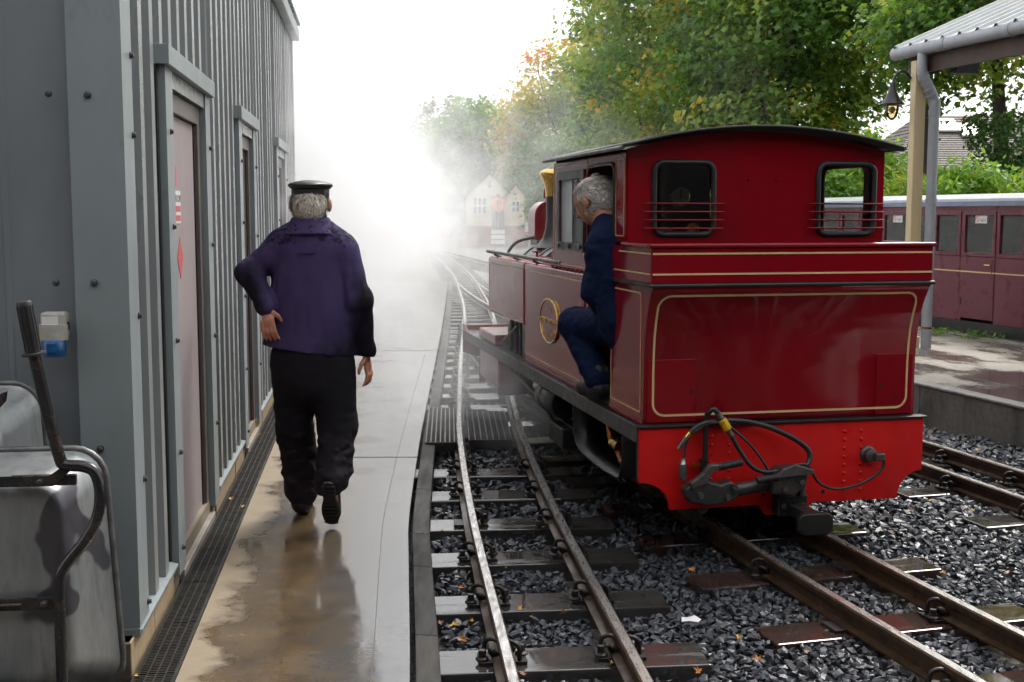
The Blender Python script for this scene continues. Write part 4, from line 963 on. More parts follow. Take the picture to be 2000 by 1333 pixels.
LEAF = np.array([(0, -.5, 0), (.16, -.22, -.02), (.5, -.08, -.10), (.24, .10, -.03), (0, .58, -.02), (-.24, .10, -.03), (-.5, -.08, -.10), (-.16, -.22, -.02)])
LEAF2 = np.array([(0, -.6, 0), (.2, -.2, -.05), (.2, .2, -.05), (0, .6, 0), (-.2, .2, -.05), (-.2, -.2, -.05)])
def leaves(name, pos, nrm, size, tint, m, parent, shape=LEAF):
    n = len(pos); nrm = nrm / np.linalg.norm(nrm, axis=1)[:, None]; h = RNG.normal(size=(n, 3)); h[:, 2] -= .7
    t = np.cross(nrm, h); t /= np.linalg.norm(t, axis=1)[:, None] + 1e-9; b = np.cross(nrm, t)
    k = len(shape); V = pos[:, None] + size[:, None, None] * (shape[None, :, :1] * t[:, None] + shape[None, :, 1:2] * b[:, None] + shape[None, :, 2:] * nrm[:, None])
    return fast_mesh(name, V.reshape(-1, 3), k, n, np.arange(n * k), m, parent, attr=np.clip(tint, 0, 1))
def tree(name, label, base, th, cz, rad, ncl, lpc, ls, m, warm=.2, lean=(0, 0), low=0, seed=1, group='trees beyond the railway', tr=.22, cat='tree', spread_=.36, shape=LEAF, warm_side=None, cx=(0, 0)):
    global RNG
    RNG = np.random.default_rng(seed); rnd = random.Random(seed)
    r = empty(name, (base[0], base[1], base[2] if len(base) > 2 else -.1), 0, label, cat, group)
    C0 = np.array([lean[0] + cx[0], lean[1] + cx[1], cz]); rad = np.array(rad)
    lobes = RNG.normal(size=(9, 3)); lobes /= np.linalg.norm(lobes, axis=1)[:, None]; la = RNG.uniform(-.25, .3, 9)
    d = RNG.normal(size=(ncl * 2, 3)); d /= np.linalg.norm(d, axis=1)[:, None]
    if low: d[:, 2] = np.where(d[:, 2] < -low, -d[:, 2] * .6, d[:, 2])
    rr = 1 + (np.clip(d @ lobes.T, 0, 1) ** 3 * la).sum(1); fr = RNG.random(ncl * 2) ** (1 / 2.4); fr = .35 + .65 * fr
    cl = C0 + d * (rr * fr)[:, None] * rad; cl = cl[:ncl]; fr = fr[:ncl]; d = d[:ncl]
    wn = np.sin(cl @ np.array((1.3, .9, 1.1)) + seed) * np.sin(cl @ np.array((-.8, 1.2, 1.7)) + seed * 2.1)
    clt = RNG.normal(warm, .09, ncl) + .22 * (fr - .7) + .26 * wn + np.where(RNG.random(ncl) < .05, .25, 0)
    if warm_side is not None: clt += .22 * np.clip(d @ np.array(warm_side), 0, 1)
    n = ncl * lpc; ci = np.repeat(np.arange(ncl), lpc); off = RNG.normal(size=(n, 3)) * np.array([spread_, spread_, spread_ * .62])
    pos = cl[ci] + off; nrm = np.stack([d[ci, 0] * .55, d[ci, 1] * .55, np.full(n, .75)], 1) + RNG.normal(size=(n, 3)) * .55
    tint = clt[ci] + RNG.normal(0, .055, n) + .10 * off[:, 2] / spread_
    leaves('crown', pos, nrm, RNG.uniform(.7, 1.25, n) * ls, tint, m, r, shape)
    if th > 0:
        top = C0.copy(); top[2] = cz + rad[2] * .35; mid = np.array([lean[0] * .45, lean[1] * .45, th])
        P = spline([(0, 0, -.05), (lean[0] * .2, lean[1] * .2, th * .5), tuple(mid), tuple(top)], 5); k = len(P)
        MB().tube([tuple(p) for p in P], [tr * (1.25 - .95 * i / (k - 1)) for i in range(k)], 10).build('trunk', M['bark'], r, smooth=60)
        order = np.argsort(-np.linalg.norm((cl - C0) / rad, axis=1))[:40:3]
        for q, i in enumerate(order if not low else []):
            s = P[min(int(k * (.35 + .5 * rnd.random())), k - 1)]; e = Vector(cl[i]); mm = s.lerp(e, .5) + Vector((rnd.uniform(-.3, .3), rnd.uniform(-.3, .3), rnd.uniform(0, .4)))
            B_ = spline([tuple(s), tuple(mm), tuple(e)], 4); kb = len(B_)
            MB().tube([tuple(p) for p in B_], [tr * .34 * (1.05 - .9 * j / (kb - 1)) for j in range(kb)], 6).build('limb', M['bark'], r, smooth=60)
    return r
def dx(px, D): return (px - 1000) * D / 2350
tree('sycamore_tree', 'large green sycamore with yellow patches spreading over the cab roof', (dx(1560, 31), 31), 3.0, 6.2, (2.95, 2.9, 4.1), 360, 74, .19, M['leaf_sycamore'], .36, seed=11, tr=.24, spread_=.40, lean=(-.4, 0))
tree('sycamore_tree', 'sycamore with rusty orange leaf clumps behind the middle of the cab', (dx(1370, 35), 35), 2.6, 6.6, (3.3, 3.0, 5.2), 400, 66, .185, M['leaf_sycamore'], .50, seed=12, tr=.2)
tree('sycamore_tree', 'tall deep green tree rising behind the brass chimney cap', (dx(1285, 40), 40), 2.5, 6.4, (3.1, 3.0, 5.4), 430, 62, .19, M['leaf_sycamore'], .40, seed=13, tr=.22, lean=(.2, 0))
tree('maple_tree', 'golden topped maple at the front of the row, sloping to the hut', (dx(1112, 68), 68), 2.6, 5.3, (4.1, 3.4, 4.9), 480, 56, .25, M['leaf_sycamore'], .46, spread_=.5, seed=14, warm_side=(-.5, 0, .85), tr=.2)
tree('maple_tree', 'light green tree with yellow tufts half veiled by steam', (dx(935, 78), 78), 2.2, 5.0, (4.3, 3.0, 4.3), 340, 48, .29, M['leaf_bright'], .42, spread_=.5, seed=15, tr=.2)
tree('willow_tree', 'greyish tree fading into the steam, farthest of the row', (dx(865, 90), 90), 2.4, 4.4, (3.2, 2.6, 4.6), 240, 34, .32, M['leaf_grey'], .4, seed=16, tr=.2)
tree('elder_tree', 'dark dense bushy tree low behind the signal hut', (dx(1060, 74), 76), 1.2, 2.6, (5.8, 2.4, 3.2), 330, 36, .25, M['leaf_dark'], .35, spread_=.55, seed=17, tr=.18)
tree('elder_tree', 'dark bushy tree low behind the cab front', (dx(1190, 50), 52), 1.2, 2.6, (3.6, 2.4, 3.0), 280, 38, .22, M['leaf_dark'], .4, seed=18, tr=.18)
tree('ash_tree', 'bright yellow green young tree beside the tiled house', (dx(1690, 36), 36), 1.5, 2.6, (1.0, 1.0, 1.3), 80, 40, .17, M['leaf_bright'], .5, seed=19, tr=.1)
iv = tree('ivy_tree', 'leaning tree with ivy wrapped trunk behind the canopy', (dx(1958, 25), 25), 2.6, 5.6, (2.5, 2.2, 1.9), 260, 46, .17, M['leaf_sycamore'], .40, seed=20, tr=.26, lean=(-.25, 0), low=.9, cx=(-.2, 0))
n = 5200; zz_ = RNG.uniform(.2, 3.6, n); aa = RNG.uniform(0, 6.28, n); rr_ = .30 + .16 * np.sin(aa * 3 + zz_ * 4) * RNG.random(n) + .10 * RNG.random(n) + np.clip(zz_ - 2.2, 0, 2) * .30
pos = np.stack([-.1 * zz_ / 2.6 + rr_ * np.cos(aa), rr_ * np.sin(aa), zz_], 1); nr = np.stack([np.cos(aa), np.sin(aa), np.full(n, .5)], 1) + RNG.normal(size=(n, 3)) * .4
leaves('ivy', pos, nr, RNG.uniform(.07, .12, n), RNG.normal(.4, .2, n), M['leaf_dark'], iv)
tree('sycamore_tree', 'sycamore crown hanging above the canopy gutter', (dx(1800, 29), 29), 3.4, 8.0, (2.4, 2.2, 3.0), 170, 46, .19, M['leaf_sycamore'], .42, seed=21, tr=.2, low=.8)

KO = Vector((4.816, 13.25, 0)); KR = 15.8; KX = Vector((math.cos(R(KR)), math.sin(R(KR)), 0)); KY = Vector((-KX.y, KX.x, 0))
def kw(x, y, z=0): return KO + KX * x + KY * y + Vector((0, 0, z))
M['earth'] = mat('bank_earth', (.06, .075, .025), .9, col2=(.12, .10, .05), scale=2, bmp=.8, bscale=12, dist=.05)
v = []; f = []; prof_b = [(2.2, -.16), (2.9, .35), (3.8, 1.05), (4.8, 1.42), (9, 1.5), (45, 1.2)]
ys = list(range(-14, 26, 2))
for y in ys:
    for x, z in prof_b:
        p = kw(x + .25 * math.sin(y * 1.3 + x), y, z + .10 * math.sin(y * .9 + x * 2) * (z > 0)); v.append(tuple(p))
n = len(prof_b)
for i in range(len(ys) - 1):
    for j in range(n - 1): f.append((i * n + j, i * n + j + 1, (i + 1) * n + j + 1, (i + 1) * n + j))
prop(MB().add(v, f).build('bank', M['earth'], smooth=180), kind='structure')
M['grass'] = leaf_mat('grass_blade', [(0, (.06, .12, .02)), (.5, (.14, .20, .04)), (.8, (.34, .30, .12)), (1, (.45, .38, .2))], .3)
n = 16000; RNG = np.random.default_rng(5); gx = RNG.uniform(3.2, 7.5, n); gy = RNG.uniform(-7, 12, n); gz_ = np.interp(gx, [p[0] for p in prof_b], [p[1] for p in prof_b]) - .05
hgt = RNG.uniform(.18, .55, n) * (1 + .5 * np.sin(gy * 1.9) * np.cos(gx * 2.3)); an = RNG.uniform(0, 6.28, n); ln = RNG.normal(0, .14, (n, 2))
bx_ = KO.x + KX.x * gx + KY.x * gy; by_ = KO.y + KX.y * gx + KY.y * gy; wd = .010
V = np.zeros((n, 3, 3)); V[:, 0] = np.stack([bx_ - wd * np.cos(an), by_ - wd * np.sin(an), gz_], 1); V[:, 1] = np.stack([bx_ + wd * np.cos(an), by_ + wd * np.sin(an), gz_], 1); V[:, 2] = np.stack([bx_ + ln[:, 0], by_ + ln[:, 1], gz_ + hgt], 1)
prop(fast_mesh('grass', V.reshape(-1, 3), 3, n, np.arange(n * 3), M['grass'], attr=np.clip(RNG.normal(.6, .25, n), 0, 1)), 'tall straw and green grass along the bank top', kind='stuff')
sh_l = ['bright leafy shrub on the bank left of the drainpipe', 'leafy shrub beside the ivy clad trunk', 'broad laurel shrub under the tiled house eaves', 'pale shrub seen past the cab side window', 'leafy shrub at the edge of the photo beyond the ivy', 'low green shrub between cab and post', 'dense green shrub seen through the rear cab window']
for k, (px, D, rx_, rz2, zc) in enumerate([(1860, 19.5, .55, .55, .5), (1925, 19.5, .5, .45, .4), (1890, 21, .8, .45, .35), (1615, 22, .7, .5, .5), (1990, 20.5, .7, .5, .4), (1745, 21.5, .6, .4, .35), (1670, 23, .8, .9, .8)]):
    tree('shrub', sh_l[k], (dx(px, D), D, 1.35), 0, zc, (rx_, .6, rz2), 46, 30, .12, M['leaf_bright'], .55, seed=40 + k, group='shrubs on the bank', cat='shrub', spread_=.16, shape=LEAF2)

# ------------------------------------------------------------------ houses, hut, mast
def tile_mat(name, a, b_):
    m, nt, b = nodes(name); t = tex(nt, 1, kind='ShaderNodeTexBrick'); t.inputs['Color1'].default_value = c4(a); t.inputs['Color2'].default_value = c4(b_); t.inputs['Mortar'].default_value = c4(tuple(x * .3 for x in a))
    t.inputs['Brick Width'].default_value = .30; t.inputs['Row Height'].default_value = .2; t.inputs['Mortar Size'].default_value = .02; t.inputs['Scale'].default_value = 1
    n = tex(nt, 1.2, 5); nt.links.new(mixc(nt, .8, t.outputs['Color'], ramp(nt, n.outputs['Fac'], [(.35, (.6, .6, .55)), (.65, (1.2, 1.15, 1.1))]), 'MULTIPLY'), b.inputs['Base Color']); b.inputs['Roughness'].default_value = .7; return m, t
M['tile'], _ = tile_mat('roof_tile', (.13, .10, .085), (.10, .08, .07))
def brick_mat(axis='xz'):
    m, nt, b = nodes('red_brick'); tcn = nt.nodes.new('ShaderNodeTexCoord'); sp = nt.nodes.new('ShaderNodeSeparateXYZ'); cb_ = nt.nodes.new('ShaderNodeCombineXYZ'); nt.links.new(tcn.outputs['Object'], sp.inputs[0])
    ad = math_(nt, 'ADD', sp.outputs[0], sp.outputs[1]); nt.links.new(ad, cb_.inputs[0]); nt.links.new(sp.outputs[2], cb_.inputs[1])
    t = nt.nodes.new('ShaderNodeTexBrick'); nt.links.new(cb_.outputs[0], t.inputs['Vector']); t.inputs['Color1'].default_value = (.34, .13, .075, 1); t.inputs['Color2'].default_value = (.25, .10, .06, 1); t.inputs['Mortar'].default_value = (.32, .28, .23, 1)
    t.inputs['Scale'].default_value = 1; t.inputs['Brick Width'].default_value = .225; t.inputs['Row Height'].default_value = .075; t.inputs['Mortar Size'].default_value = .008
    nt.links.new(t.outputs['Color'], b.inputs['Base Color']); b.inputs['Roughness'].default_value = .8; return m
M['brick'] = brick_mat(); M['upvc'] = mat('white_trim', (.72, .72, .71), .4, col2=(.65, .65, .64)); M['darkglass'] = mat('dark_glass', (.05, .06, .07), .06, col2=(.09, .10, .11), scale=1)
def roof_slope(a, b, c, d, rows, m, parent, name='roof_slope'):
    # quad eave-left a, eave-right b, ridge-right c, ridge-left d, built of overlapping courses
    a, b, c, d = map(Vector, (a, b, c, d)); nrm = (b - a).cross(d - a).normalized(); mb = MB()
    if nrm.z < 0: nrm = -nrm
    for i in range(rows):
        t0, t1 = i / rows, (i + 1.15) / rows; t1 = min(t1, 1)
        l0, r0, l1, r1 = a.lerp(d, t0), b.lerp(c, t0), a.lerp(d, t1), b.lerp(c, t1)
        q = [l0 + nrm * .03, r0 + nrm * .03, r1 + nrm * .012, l1 + nrm * .012, l0, r0, r1 - nrm * .02, l1 - nrm * .02]
        mb.add([tuple(x) for x in q], [(0, 1, 2, 3), (4, 7, 6, 5), (0, 4, 5, 1), (1, 5, 6, 2), (3, 2, 6, 7), (0, 3, 7, 4)])
    return prop(mb.build(name, m, parent), kind='stuff')
def window(parent, x0, x1, y, z0, z1, nx, nz, fm, gm_='darkglass', nm='window', t=.05):
    w_ = MB().plate([(x0, z0), (x1, z0), (x1, z1), (x0, z1)], [[(x0 + (x1 - x0) * i / nx + t * .5, z0 + (z1 - z0) * j / nz + t * .5), (x0 + (x1 - x0) * (i + 1) / nx - t * .5, z0 + (z1 - z0) * j / nz + t * .5), (x0 + (x1 - x0) * (i + 1) / nx - t * .5, z0 + (z1 - z0) * (j + 1) / nz - t * .5), (x0 + (x1 - x0) * i / nx + t * .5, z0 + (z1 - z0) * (j + 1) / nz - t * .5)] for i in range(nx) for j in range(nz)], lambda a, b, d: (a, y - d, b), .05).build(nm, fm, parent)
    for i in range(nx):
        for j in range(nz):
            MB().box(x0 + (x1 - x0) * i / nx + t * .3, x0 + (x1 - x0) * (i + 1) / nx - t * .3, y - .012, y - .002, z0 + (z1 - z0) * j / nz + t * .3, z0 + (z1 - z0) * (j + 1) / nz - t * .3).build('pane', M[gm_], w_)
    return w_
hs_ = empty('house', (12.6, 40, 0), 0, 'brick house with brown tiled hipped roof and two skylights', 'house')
MB().box(.3, 14, .4, 7, -.1, 3.05).build('wall', M['brick'], hs_)
roof_slope((-.1, 0, 3.0), (14.4, 0, 3.0), (14.4, 3.7, 5.0), (1.95, 3.7, 5.0), 24, M['tile'], hs_)
roof_slope((-.1, 7.4, 3.0), (-.1, 0, 3.0), (1.95, 3.7, 5.0), (1.95, 3.7, 5.0), 14, M['tile'], hs_)
MB().box(-.15, 14.4, -.06, 0, 2.90, 3.03).build('gutter', M['upvc'], hs_)
for x0, z0 in ((2.25, 4.30), (2.95, 4.10), (9.0, 4.2)):
    t = (z0 - 3) / 2; sk = MB().box(0, .78, 0, 1.0, .05, .12, T((x0, t * 3.7, z0)) @ RX(28.4)).build('skylight', M['upvc'], hs_)
    MB().box(.08, .70, .08, .92, .121, .13, T((x0, t * 3.7, z0)) @ RX(28.4)).build('pane', mat('sky_pane', (.55, .62, .68), .05, col2=(.5, .57, .63)), sk)
window(hs_, 4, 5.4, .4, 1.4, 2.6, 2, 1, M['upvc'])
h2 = empty('house', (18.3, 36, 0), 0, 'brick gabled house at the edge of the photo behind the ivy trunk', 'house')
MB().prism([(-1.6, 0), (3, 0), (3, 4.6), (.9, 5.6), (-1.2, 3.6), (-1.6, 3.35)], 'y', 0, 6).build('wall', M['brick'], h2)
roof_slope((-1.9, -.2, 3.2), (-1.9, 6, 3.2), (.9, 6, 5.75), (.9, -.2, 5.75), 14, M['tile'], h2)
ga = empty('garage', (9.1, 37, 0), 0, 'low flat roofed brick garage with white fascia seen past the cab', 'garage')
MB().box(0, 3.2, 0, 5, -.1, 2.72).build('wall', M['brick'], ga); MB().box(-.1, 3.3, -.12, 5.1, 2.72, 2.92).build('fascia', M['upvc'], ga); MB().box(-.1, 3.3, -.1, 5.1, 2.921, 2.95).build('flat_roof', M['lblack'], ga)
window(ga, .5, 1.5, 0, 1.4, 2.3, 2, 1, M['upvc'])
# weatherboarded signal hut beyond the steam
M['boards'] = mat('cream_boards', (.62, .54, .36), .6, col2=(.55, .48, .32), scale=3); M['greenroof'] = mat('green_felt', (.07, .13, .09), .7, col2=(.05, .09, .065))
hu = empty('signal_hut', (-2.35, 62, -.1), 0, 'cream weatherboarded hut with green roof, faint behind the steam', 'hut')
def boarded(x0, x1, y, z0, apex, eave, nm):
    mb = MB(); z = z0; k = .14; xm = (x0 + x1) / 2
    while z < apex - .02:
        def half(zq): return (x1 - x0) / 2 if zq <= eave else max((x1 - x0) / 2 * (apex - zq) / (apex - eave), .005)
        za, zb = z, min(z + k, apex); ha, hb = half(za), half(zb)
        mb.add([(xm - ha, y - .03, za), (xm + ha, y - .03, za), (xm + hb, y, zb), (xm - hb, y, zb), (xm - ha, y + .02, za), (xm + ha, y + .02, za)], [(0, 1, 2, 3), (0, 4, 5, 1)]); z += k
    return prop(mb.build(nm, M['boards'], hu), kind='stuff')
MB().box(0, 2.4, .05, 3, -.05, 1.0).build('brick_base', M['brick'], hu); MB().box(2.15, 2.95, -.35, 2, -.05, 1.0).build('brick_base', M['brick'], hu)
boarded(0, 2.4, 0, 1.0, 3.62, 2.45, 'weatherboards'); boarded(2.1, 2.98, -.4, 1.0, 3.05, 2.55, 'weatherboards')
MB().box(.02, 2.38, .03, 3, 1.0, 2.45).build('wall', M['boards'], hu); MB().box(2.12, 2.96, -.36, 2, 1.0, 2.5).build('wall', M['boards'], hu)
for (a, b) in (((-.15, 2.3), (1.2, 3.72)), ((2.55, 2.3), (1.2, 3.72))):
    MB().prism([a, b, (b[0], b[1] + .08), (a[0], a[1] + .08)], 'y', -.15, 3.1).build('roof_slope', M['greenroof'], hu)
for (a, b) in (((2.0, 2.45), (2.54, 3.12)), ((3.08, 2.45), (2.54, 3.12))):
    MB().prism([a, b, (b[0], b[1] + .06), (a[0], a[1] + .06)], 'y', -.5, 2.1).build('roof_slope', M['greenroof'], hu)
window(hu, .35, 1.05, -.02, 1.6, 2.45, 3, 2, M['upvc'], t=.06); window(hu, 2.34, 2.74, -.42, 1.7, 2.25, 2, 2, M['upvc'], t=.05)
MB().box(1.30, 1.95, -.04, -.02, 1.0, 2.5).build('door', mat('hut_door', (.20, .22, .21), .5), hu)
for k in range(3): MB().box(1.28, 1.98, -.35 - .25 * (2 - k), -.1, .25 * k + .1, .25 * k + .3).build('step', M['upvc'], hu)
MB().lathe([(.14, 0), (.02, .16), (.012, .34)], 12, T((1.2, -.14, 2.95))).build('wall_lamp', M['lblack'], hu, smooth=40)
am = empty('aerial_mast', (dx(762, 48), 48, -.1), 0, 'thin tall mast with a small television aerial against the white sky', 'mast')
MB().tube([(0, 0, 0), (0, 0, 8.4)], .03, 8).build('pole', M['zinc'], am, smooth=60); MB().tube([(-.12, 0, 8.35), (.55, 0, 8.22)], .018, 6).build('aerial_boom', M['zinc'], am)
for k in range(6): MB().tube([(-.1 + k * .12, 0, 8.15 - k * .02), (-.1 + k * .12, 0, 8.55 - k * .02)], .008, 6).build('aerial_element', M['zinc'], am)

# ------------------------------------------------------------------ coach on the platform line
M['coach'] = paint('coach_maroon', (.115, .022, .035), .22, (.06, .02, .025), .5)
M['coachroof'] = mat('coach_roof', (.42, .43, .44), .45, col2=(.30, .31, .32), scale=4, rough2=.55)
M['coachedge'] = mat('coach_roof_edge', (.22, .26, .36), .4, col2=(.17, .20, .28), scale=6)
def rainglass():
    m = glass_mat('rain_glass', (.90, .93, .92)); nt = m.node_tree; g = next(n for n in nt.nodes if n.type == 'BSDF_GLOSSY'); n = tex(nt, 150, 2)
    bp = nt.nodes.new('ShaderNodeBump'); bp.inputs['Strength'].default_value = .8; bp.inputs['Distance'].default_value = .004; nt.links.new(ramp(nt, n.outputs['Fac'], [(.55, 0.), (.65, 1.)]), bp.inputs['Height']); nt.links.new(bp.outputs[0], g.inputs['Normal']); return m
M['rainglass'] = rainglass()
co = empty('passenger_coach', KO, KR, 'maroon narrow gauge passenger coach with cream stripe and wet windows', 'coach')
M['seat'] = mat('seat_wood', (.16, .075, .045), .5)
Y0 = -.365; PER = 1.58; NM = 4; YA, YB = Y0 - 2 * PER, Y0 + 4 * PER
for s, xs in ((0, .30), (1, 1.50)):
    xo = lambda d: (xs + d) if s == 0 else (xs - d)
    def bx2(nm, m, d0, d1, y0, y1, z0, z1, par=co, **k):
        a, b = sorted((xo(d0), xo(d1))); return MB().box(a, b, y0, y1, z0, z1).build(nm, M[m], par, **k)
    bx2('cornice', 'coach', 0, .04, YA, YB, 1.535, 1.59)
    for mI in range(-2, 4):
        y = Y0 + mI * PER
        for kind, a, b in (('door', 0, .566), ('panel', .60, 1.085), ('panel', 1.105, 1.555)):
            ya, yb = y + a, y + b
            if kind == 'door':
                dd = bx2('door', 'coach', -.004, .03, ya + .004, yb - .004, .345, 1.03, bevel=.003)
                if s == 0:
                    bx2('door_handle', 'brass', -.03, -.008, ya + .05, ya + .15, .94, .955, dd, bevel=.004); bx2('handle_slot', 'black', -.008, -.0045, ya + .035, ya + .05, .86, 1.0, dd)
                    for z in (.49, 1.25): bx2('hinge', 'lblack', -.012, 0, yb - .012, yb + .008, z, z + .08, dd)
            else:
                bx2('side_panel', 'coach', 0, .03, ya + .003, yb - .003, .31, 1.03, bevel=.002)
            fr = MB().plate([(ya, 1.034), (yb, 1.034), (yb, 1.533), (ya, 1.533)], [rrect(ya + .045, yb - .045, 1.075, 1.49, .01)], lambda u, v_, d: (xo(-.008 + d), u, v_), .04).build('window_frame', M['coach'], co, bevel=.004)
            bx2('pane', 'rainglass', .012, .016, ya + .04, yb - .04, 1.07, 1.495, fr)
            if s == 0 and kind == 'door' and mI in (0, 1):
                bx2('sticker', 'white', .010, .0115, ya + .175, ya + .30, 1.40, 1.485, fr)
                st = MB().plate([(ya + .335 + .033 * math.cos(q * .4), 1.445 + .036 * math.sin(q * .4)) for q in range(16)], [[(ya + .335 + .026 * math.cos(q * .4), 1.445 + .028 * math.sin(q * .4)) for q in range(16)]], lambda u, v_, d: (xo(.0095 - d), u, v_), .0008).build('no_smoking_ring', M['pinkred'], fr)
                bx2('sticker', 'white', .0102, .0115, ya + .301, ya + .37, 1.40, 1.485, fr)
                MB().box(-.0005, .0005, -.03, .03, -.004, .004, T((xo(.0092), ya + .335, 1.445)) @ RX(45)).build('no_smoking_bar', M['pinkred'], fr)
                text_mesh('H33' if mI == 0 else 'H34', .05, .0003, M['ink'], fr, T((xo(.0095), ya + .237, 1.43)) @ RZ(-90) @ RX(90), 'sticker_lettering')
            a_, b_ = yb, yb + (.034 if a == 0 else .02)
        for a, b in ((.566, .60), (1.085, 1.105), (1.555, 1.58)): bx2('pillar', 'coach', .002, .03, y + a, y + b, .31, 1.534)
    bx2('stripe', 'cream', -.006, -.0042, YA, YB, .857, .871) if s == 0 else None
    bx2('solebar', 'lblack', .01, .06, YA, YB, .17, .308)
MB().box(.33, 1.47, YA, YB, .28, .31).build('coach_floor', M['lblack'], co)
for e in (YA, YB - .03): MB().box(.33, 1.47, e, e + .03, .31, 1.58).build('coach_end', M['coach'], co)
for mI in range(-2, 4):
    y = Y0 + mI * PER
    for a in (.62, 1.52): MB().box(.36, 1.44, y + a - .03, y + a + .03, .45, 1.16).build('seat_back', M['seat'], co, bevel=.01)
rp = [(.27, 1.588), (.272, 1.64), (.30, 1.668), (.55, 1.715), (.9, 1.735), (1.25, 1.715), (1.5, 1.668), (1.528, 1.64), (1.53, 1.588)]
mb = MB().prism(rp, 'y', YA - .02, YB + .02); n = len(rp); mb.mi = [0, 0] + [1 if i in (0, 1, 6, 7) else 0 for i in range(n)]
mb.build('coach_roof', [M['coachroof'], M['coachedge']], co, smooth=30)
for y in (YA + 1.2, YB - 1.2):
    for dy in (-.4, .4):
        for x in (.6875, 1.1125): MB().lathe([(.15, -.02), (.15, .02)], 20, T((x, y + dy, .17)) @ RY(90)).build('coach_wheel', M['lblack'], co, smooth=40)

# ------------------------------------------------------------------ platform canopy
GO = Vector((4.07, 11.765, 0)); GR = 16
ca = empty('platform_canopy', GO, GR, 'station canopy with ribbed grey roof, gutter, drainpipe and cream post', 'canopy')
M['creampost'] = mat('cream_paint', (.66, .52, .30), .5, col2=(.58, .45, .26), scale=5, bmp=.2, stretch=(1, 1, .3)); M['pvc'] = mat('grey_pvc', (.30, .315, .34), .38, col2=(.24, .25, .27), scale=9, rough2=.5, stretch=(1, 1, .4))
M['galvroof'] = mat('canopy_sheet', (.50, .52, .52), .4, metal=.3, col2=(.42, .44, .44), scale=5, rough2=.5); M['brownwood'] = mat('brown_soffit', (.10, .06, .04), .7, col2=(.06, .04, .03), scale=8)
MB().box(-.175, -.055, .06, .15, .19, 2.97).build('post', M['creampost'], ca, bevel=.008)
MB().box(-.19, -.04, .045, .165, .19, .30).build('post_foot', M['creampost'], ca, bevel=.006)
P = spline([(0, 0, .19), (0, 0, 1.2), (0, 0, 2.45), (0, 0, 2.56), (-.05, 0, 2.68), (-.13, 0, 2.80), (-.15, 0, 2.9), (-.15, 0, 3.03)], 5)
MB().tube([tuple(p) for p in P], .05, 16).build('drainpipe', M['pvc'], ca, smooth=60)
for z in (.33, 1.6, 2.45, 2.54): MB().lathe([(.056, 0), (.056, .05)], 16, T((0, 0, z))).build('pipe_collar', M['pvc'], ca, smooth=40)
for t in (0, .35, .7, 1): 
    c = Vector((-.03, 0, 2.63)).lerp(Vector((-.12, 0, 2.79)), t); m_, _ = align(c, c + Vector((-.05, 0, .075))); MB().lathe([(.057, 0), (.057, .022)], 16, m_).build('pipe_collar', M['pvc'], ca, smooth=40)
MB().lathe([(.054, .38), (.054, .40)], 16, T((0, 0, .0))).build('pipe_band', M['copper'], ca)
MB().cyl((-.15, .46, 3.075), (-.15, -18, 3.075), .062, 18).build('gutter', M['pvc'], ca, smooth=40)
for y in (-.35, -1.25, -2.2, -3.2): MB().lathe([(.067, 0), (.067, .035)], 18, T((-.15, y, 3.075)) @ RX(90)).build('gutter_bracket', M['pvc'], ca, smooth=40)
tp = math.tan(R(23)); v = []; f = []; yy = .42; L = []
while yy > -18:
    for d, h in ((0, 0), (-.02, .03), (-.05, .03), (-.07, 0)): L.append((yy + d, h))
    yy -= .25
for y, h in L: v += [(-.20, y, 3.115 + h), (3.0, y, 3.115 + 3.2 * tp + h)]
for i in range(len(L) - 1): f.append((2 * i, 2 * i + 1, 2 * i + 3, 2 * i + 2))
o = MB().add(v, f).build('roof_sheet', M['galvroof'], ca); sm = o.modifiers.new('s', 'SOLIDIFY'); sm.thickness = .006
MB().box(-.08, -.03, -18, .33, 2.86, 3.06).build('fascia_beam', M['brownwood'], ca)
for y in (.22, -1.9, -4.0, -8, -12, -16):
    MB().prism([(-.05, 2.80), (-.05, 3.06), (3.0, 3.08 + 3.05 * tp), (3.0, 2.80 + 3.05 * tp)], 'y', y - .05, y + .05).build('rafter', M['brownwood'], ca)
MB().prism([(-.16, 3.075), (3.0, 3.095 + 3.14 * tp), (3.0, 3.075 + 3.14 * tp), (-.16, 3.06)], 'y', -18, .30).build('soffit', M['brownwood'], ca)
MB().box(.25, .50, .02, .12, 2.86, 3.0).build('junction_box', M['black'], ca)
lp_ = empty('wall_lantern', GO + Vector((math.cos(R(GR)), math.sin(R(GR)), 0)) * -.40 + Vector((-math.sin(R(GR)), math.cos(R(GR)), 0)) * .10, GR, 'black swan neck lantern with amber glass on the cream post', 'lantern')
MB().tube([tuple(p) for p in spline([(.215, .03, 2.80), (.15, .02, 2.86), (.07, 0, 2.86), (.015, 0, 2.80), (0, 0, 2.70)], 5)], .014, 8).build('bracket', M['lblack'], lp_, smooth=60)
MB().lathe([(.115, 2.545), (.118, 2.553), (.075, 2.60), (.045, 2.66), (.03, 2.71), (.026, 2.75)], 24, cap=True).build('lamp_shade', M['lblack'], lp_, smooth=50)
amb = glass_mat('amber_glass', (.80, .70, .48)); MB().lathe([(.012, 2.40), (.045, 2.43), (.062, 2.49), (.066, 2.545)], 20).build('lamp_glass', amb, lp_, smooth=60)
MB().sphere((0, 0, 2.50), .032, 14).build('lamp_bulb', M['ivory'], lp_, smooth=60)
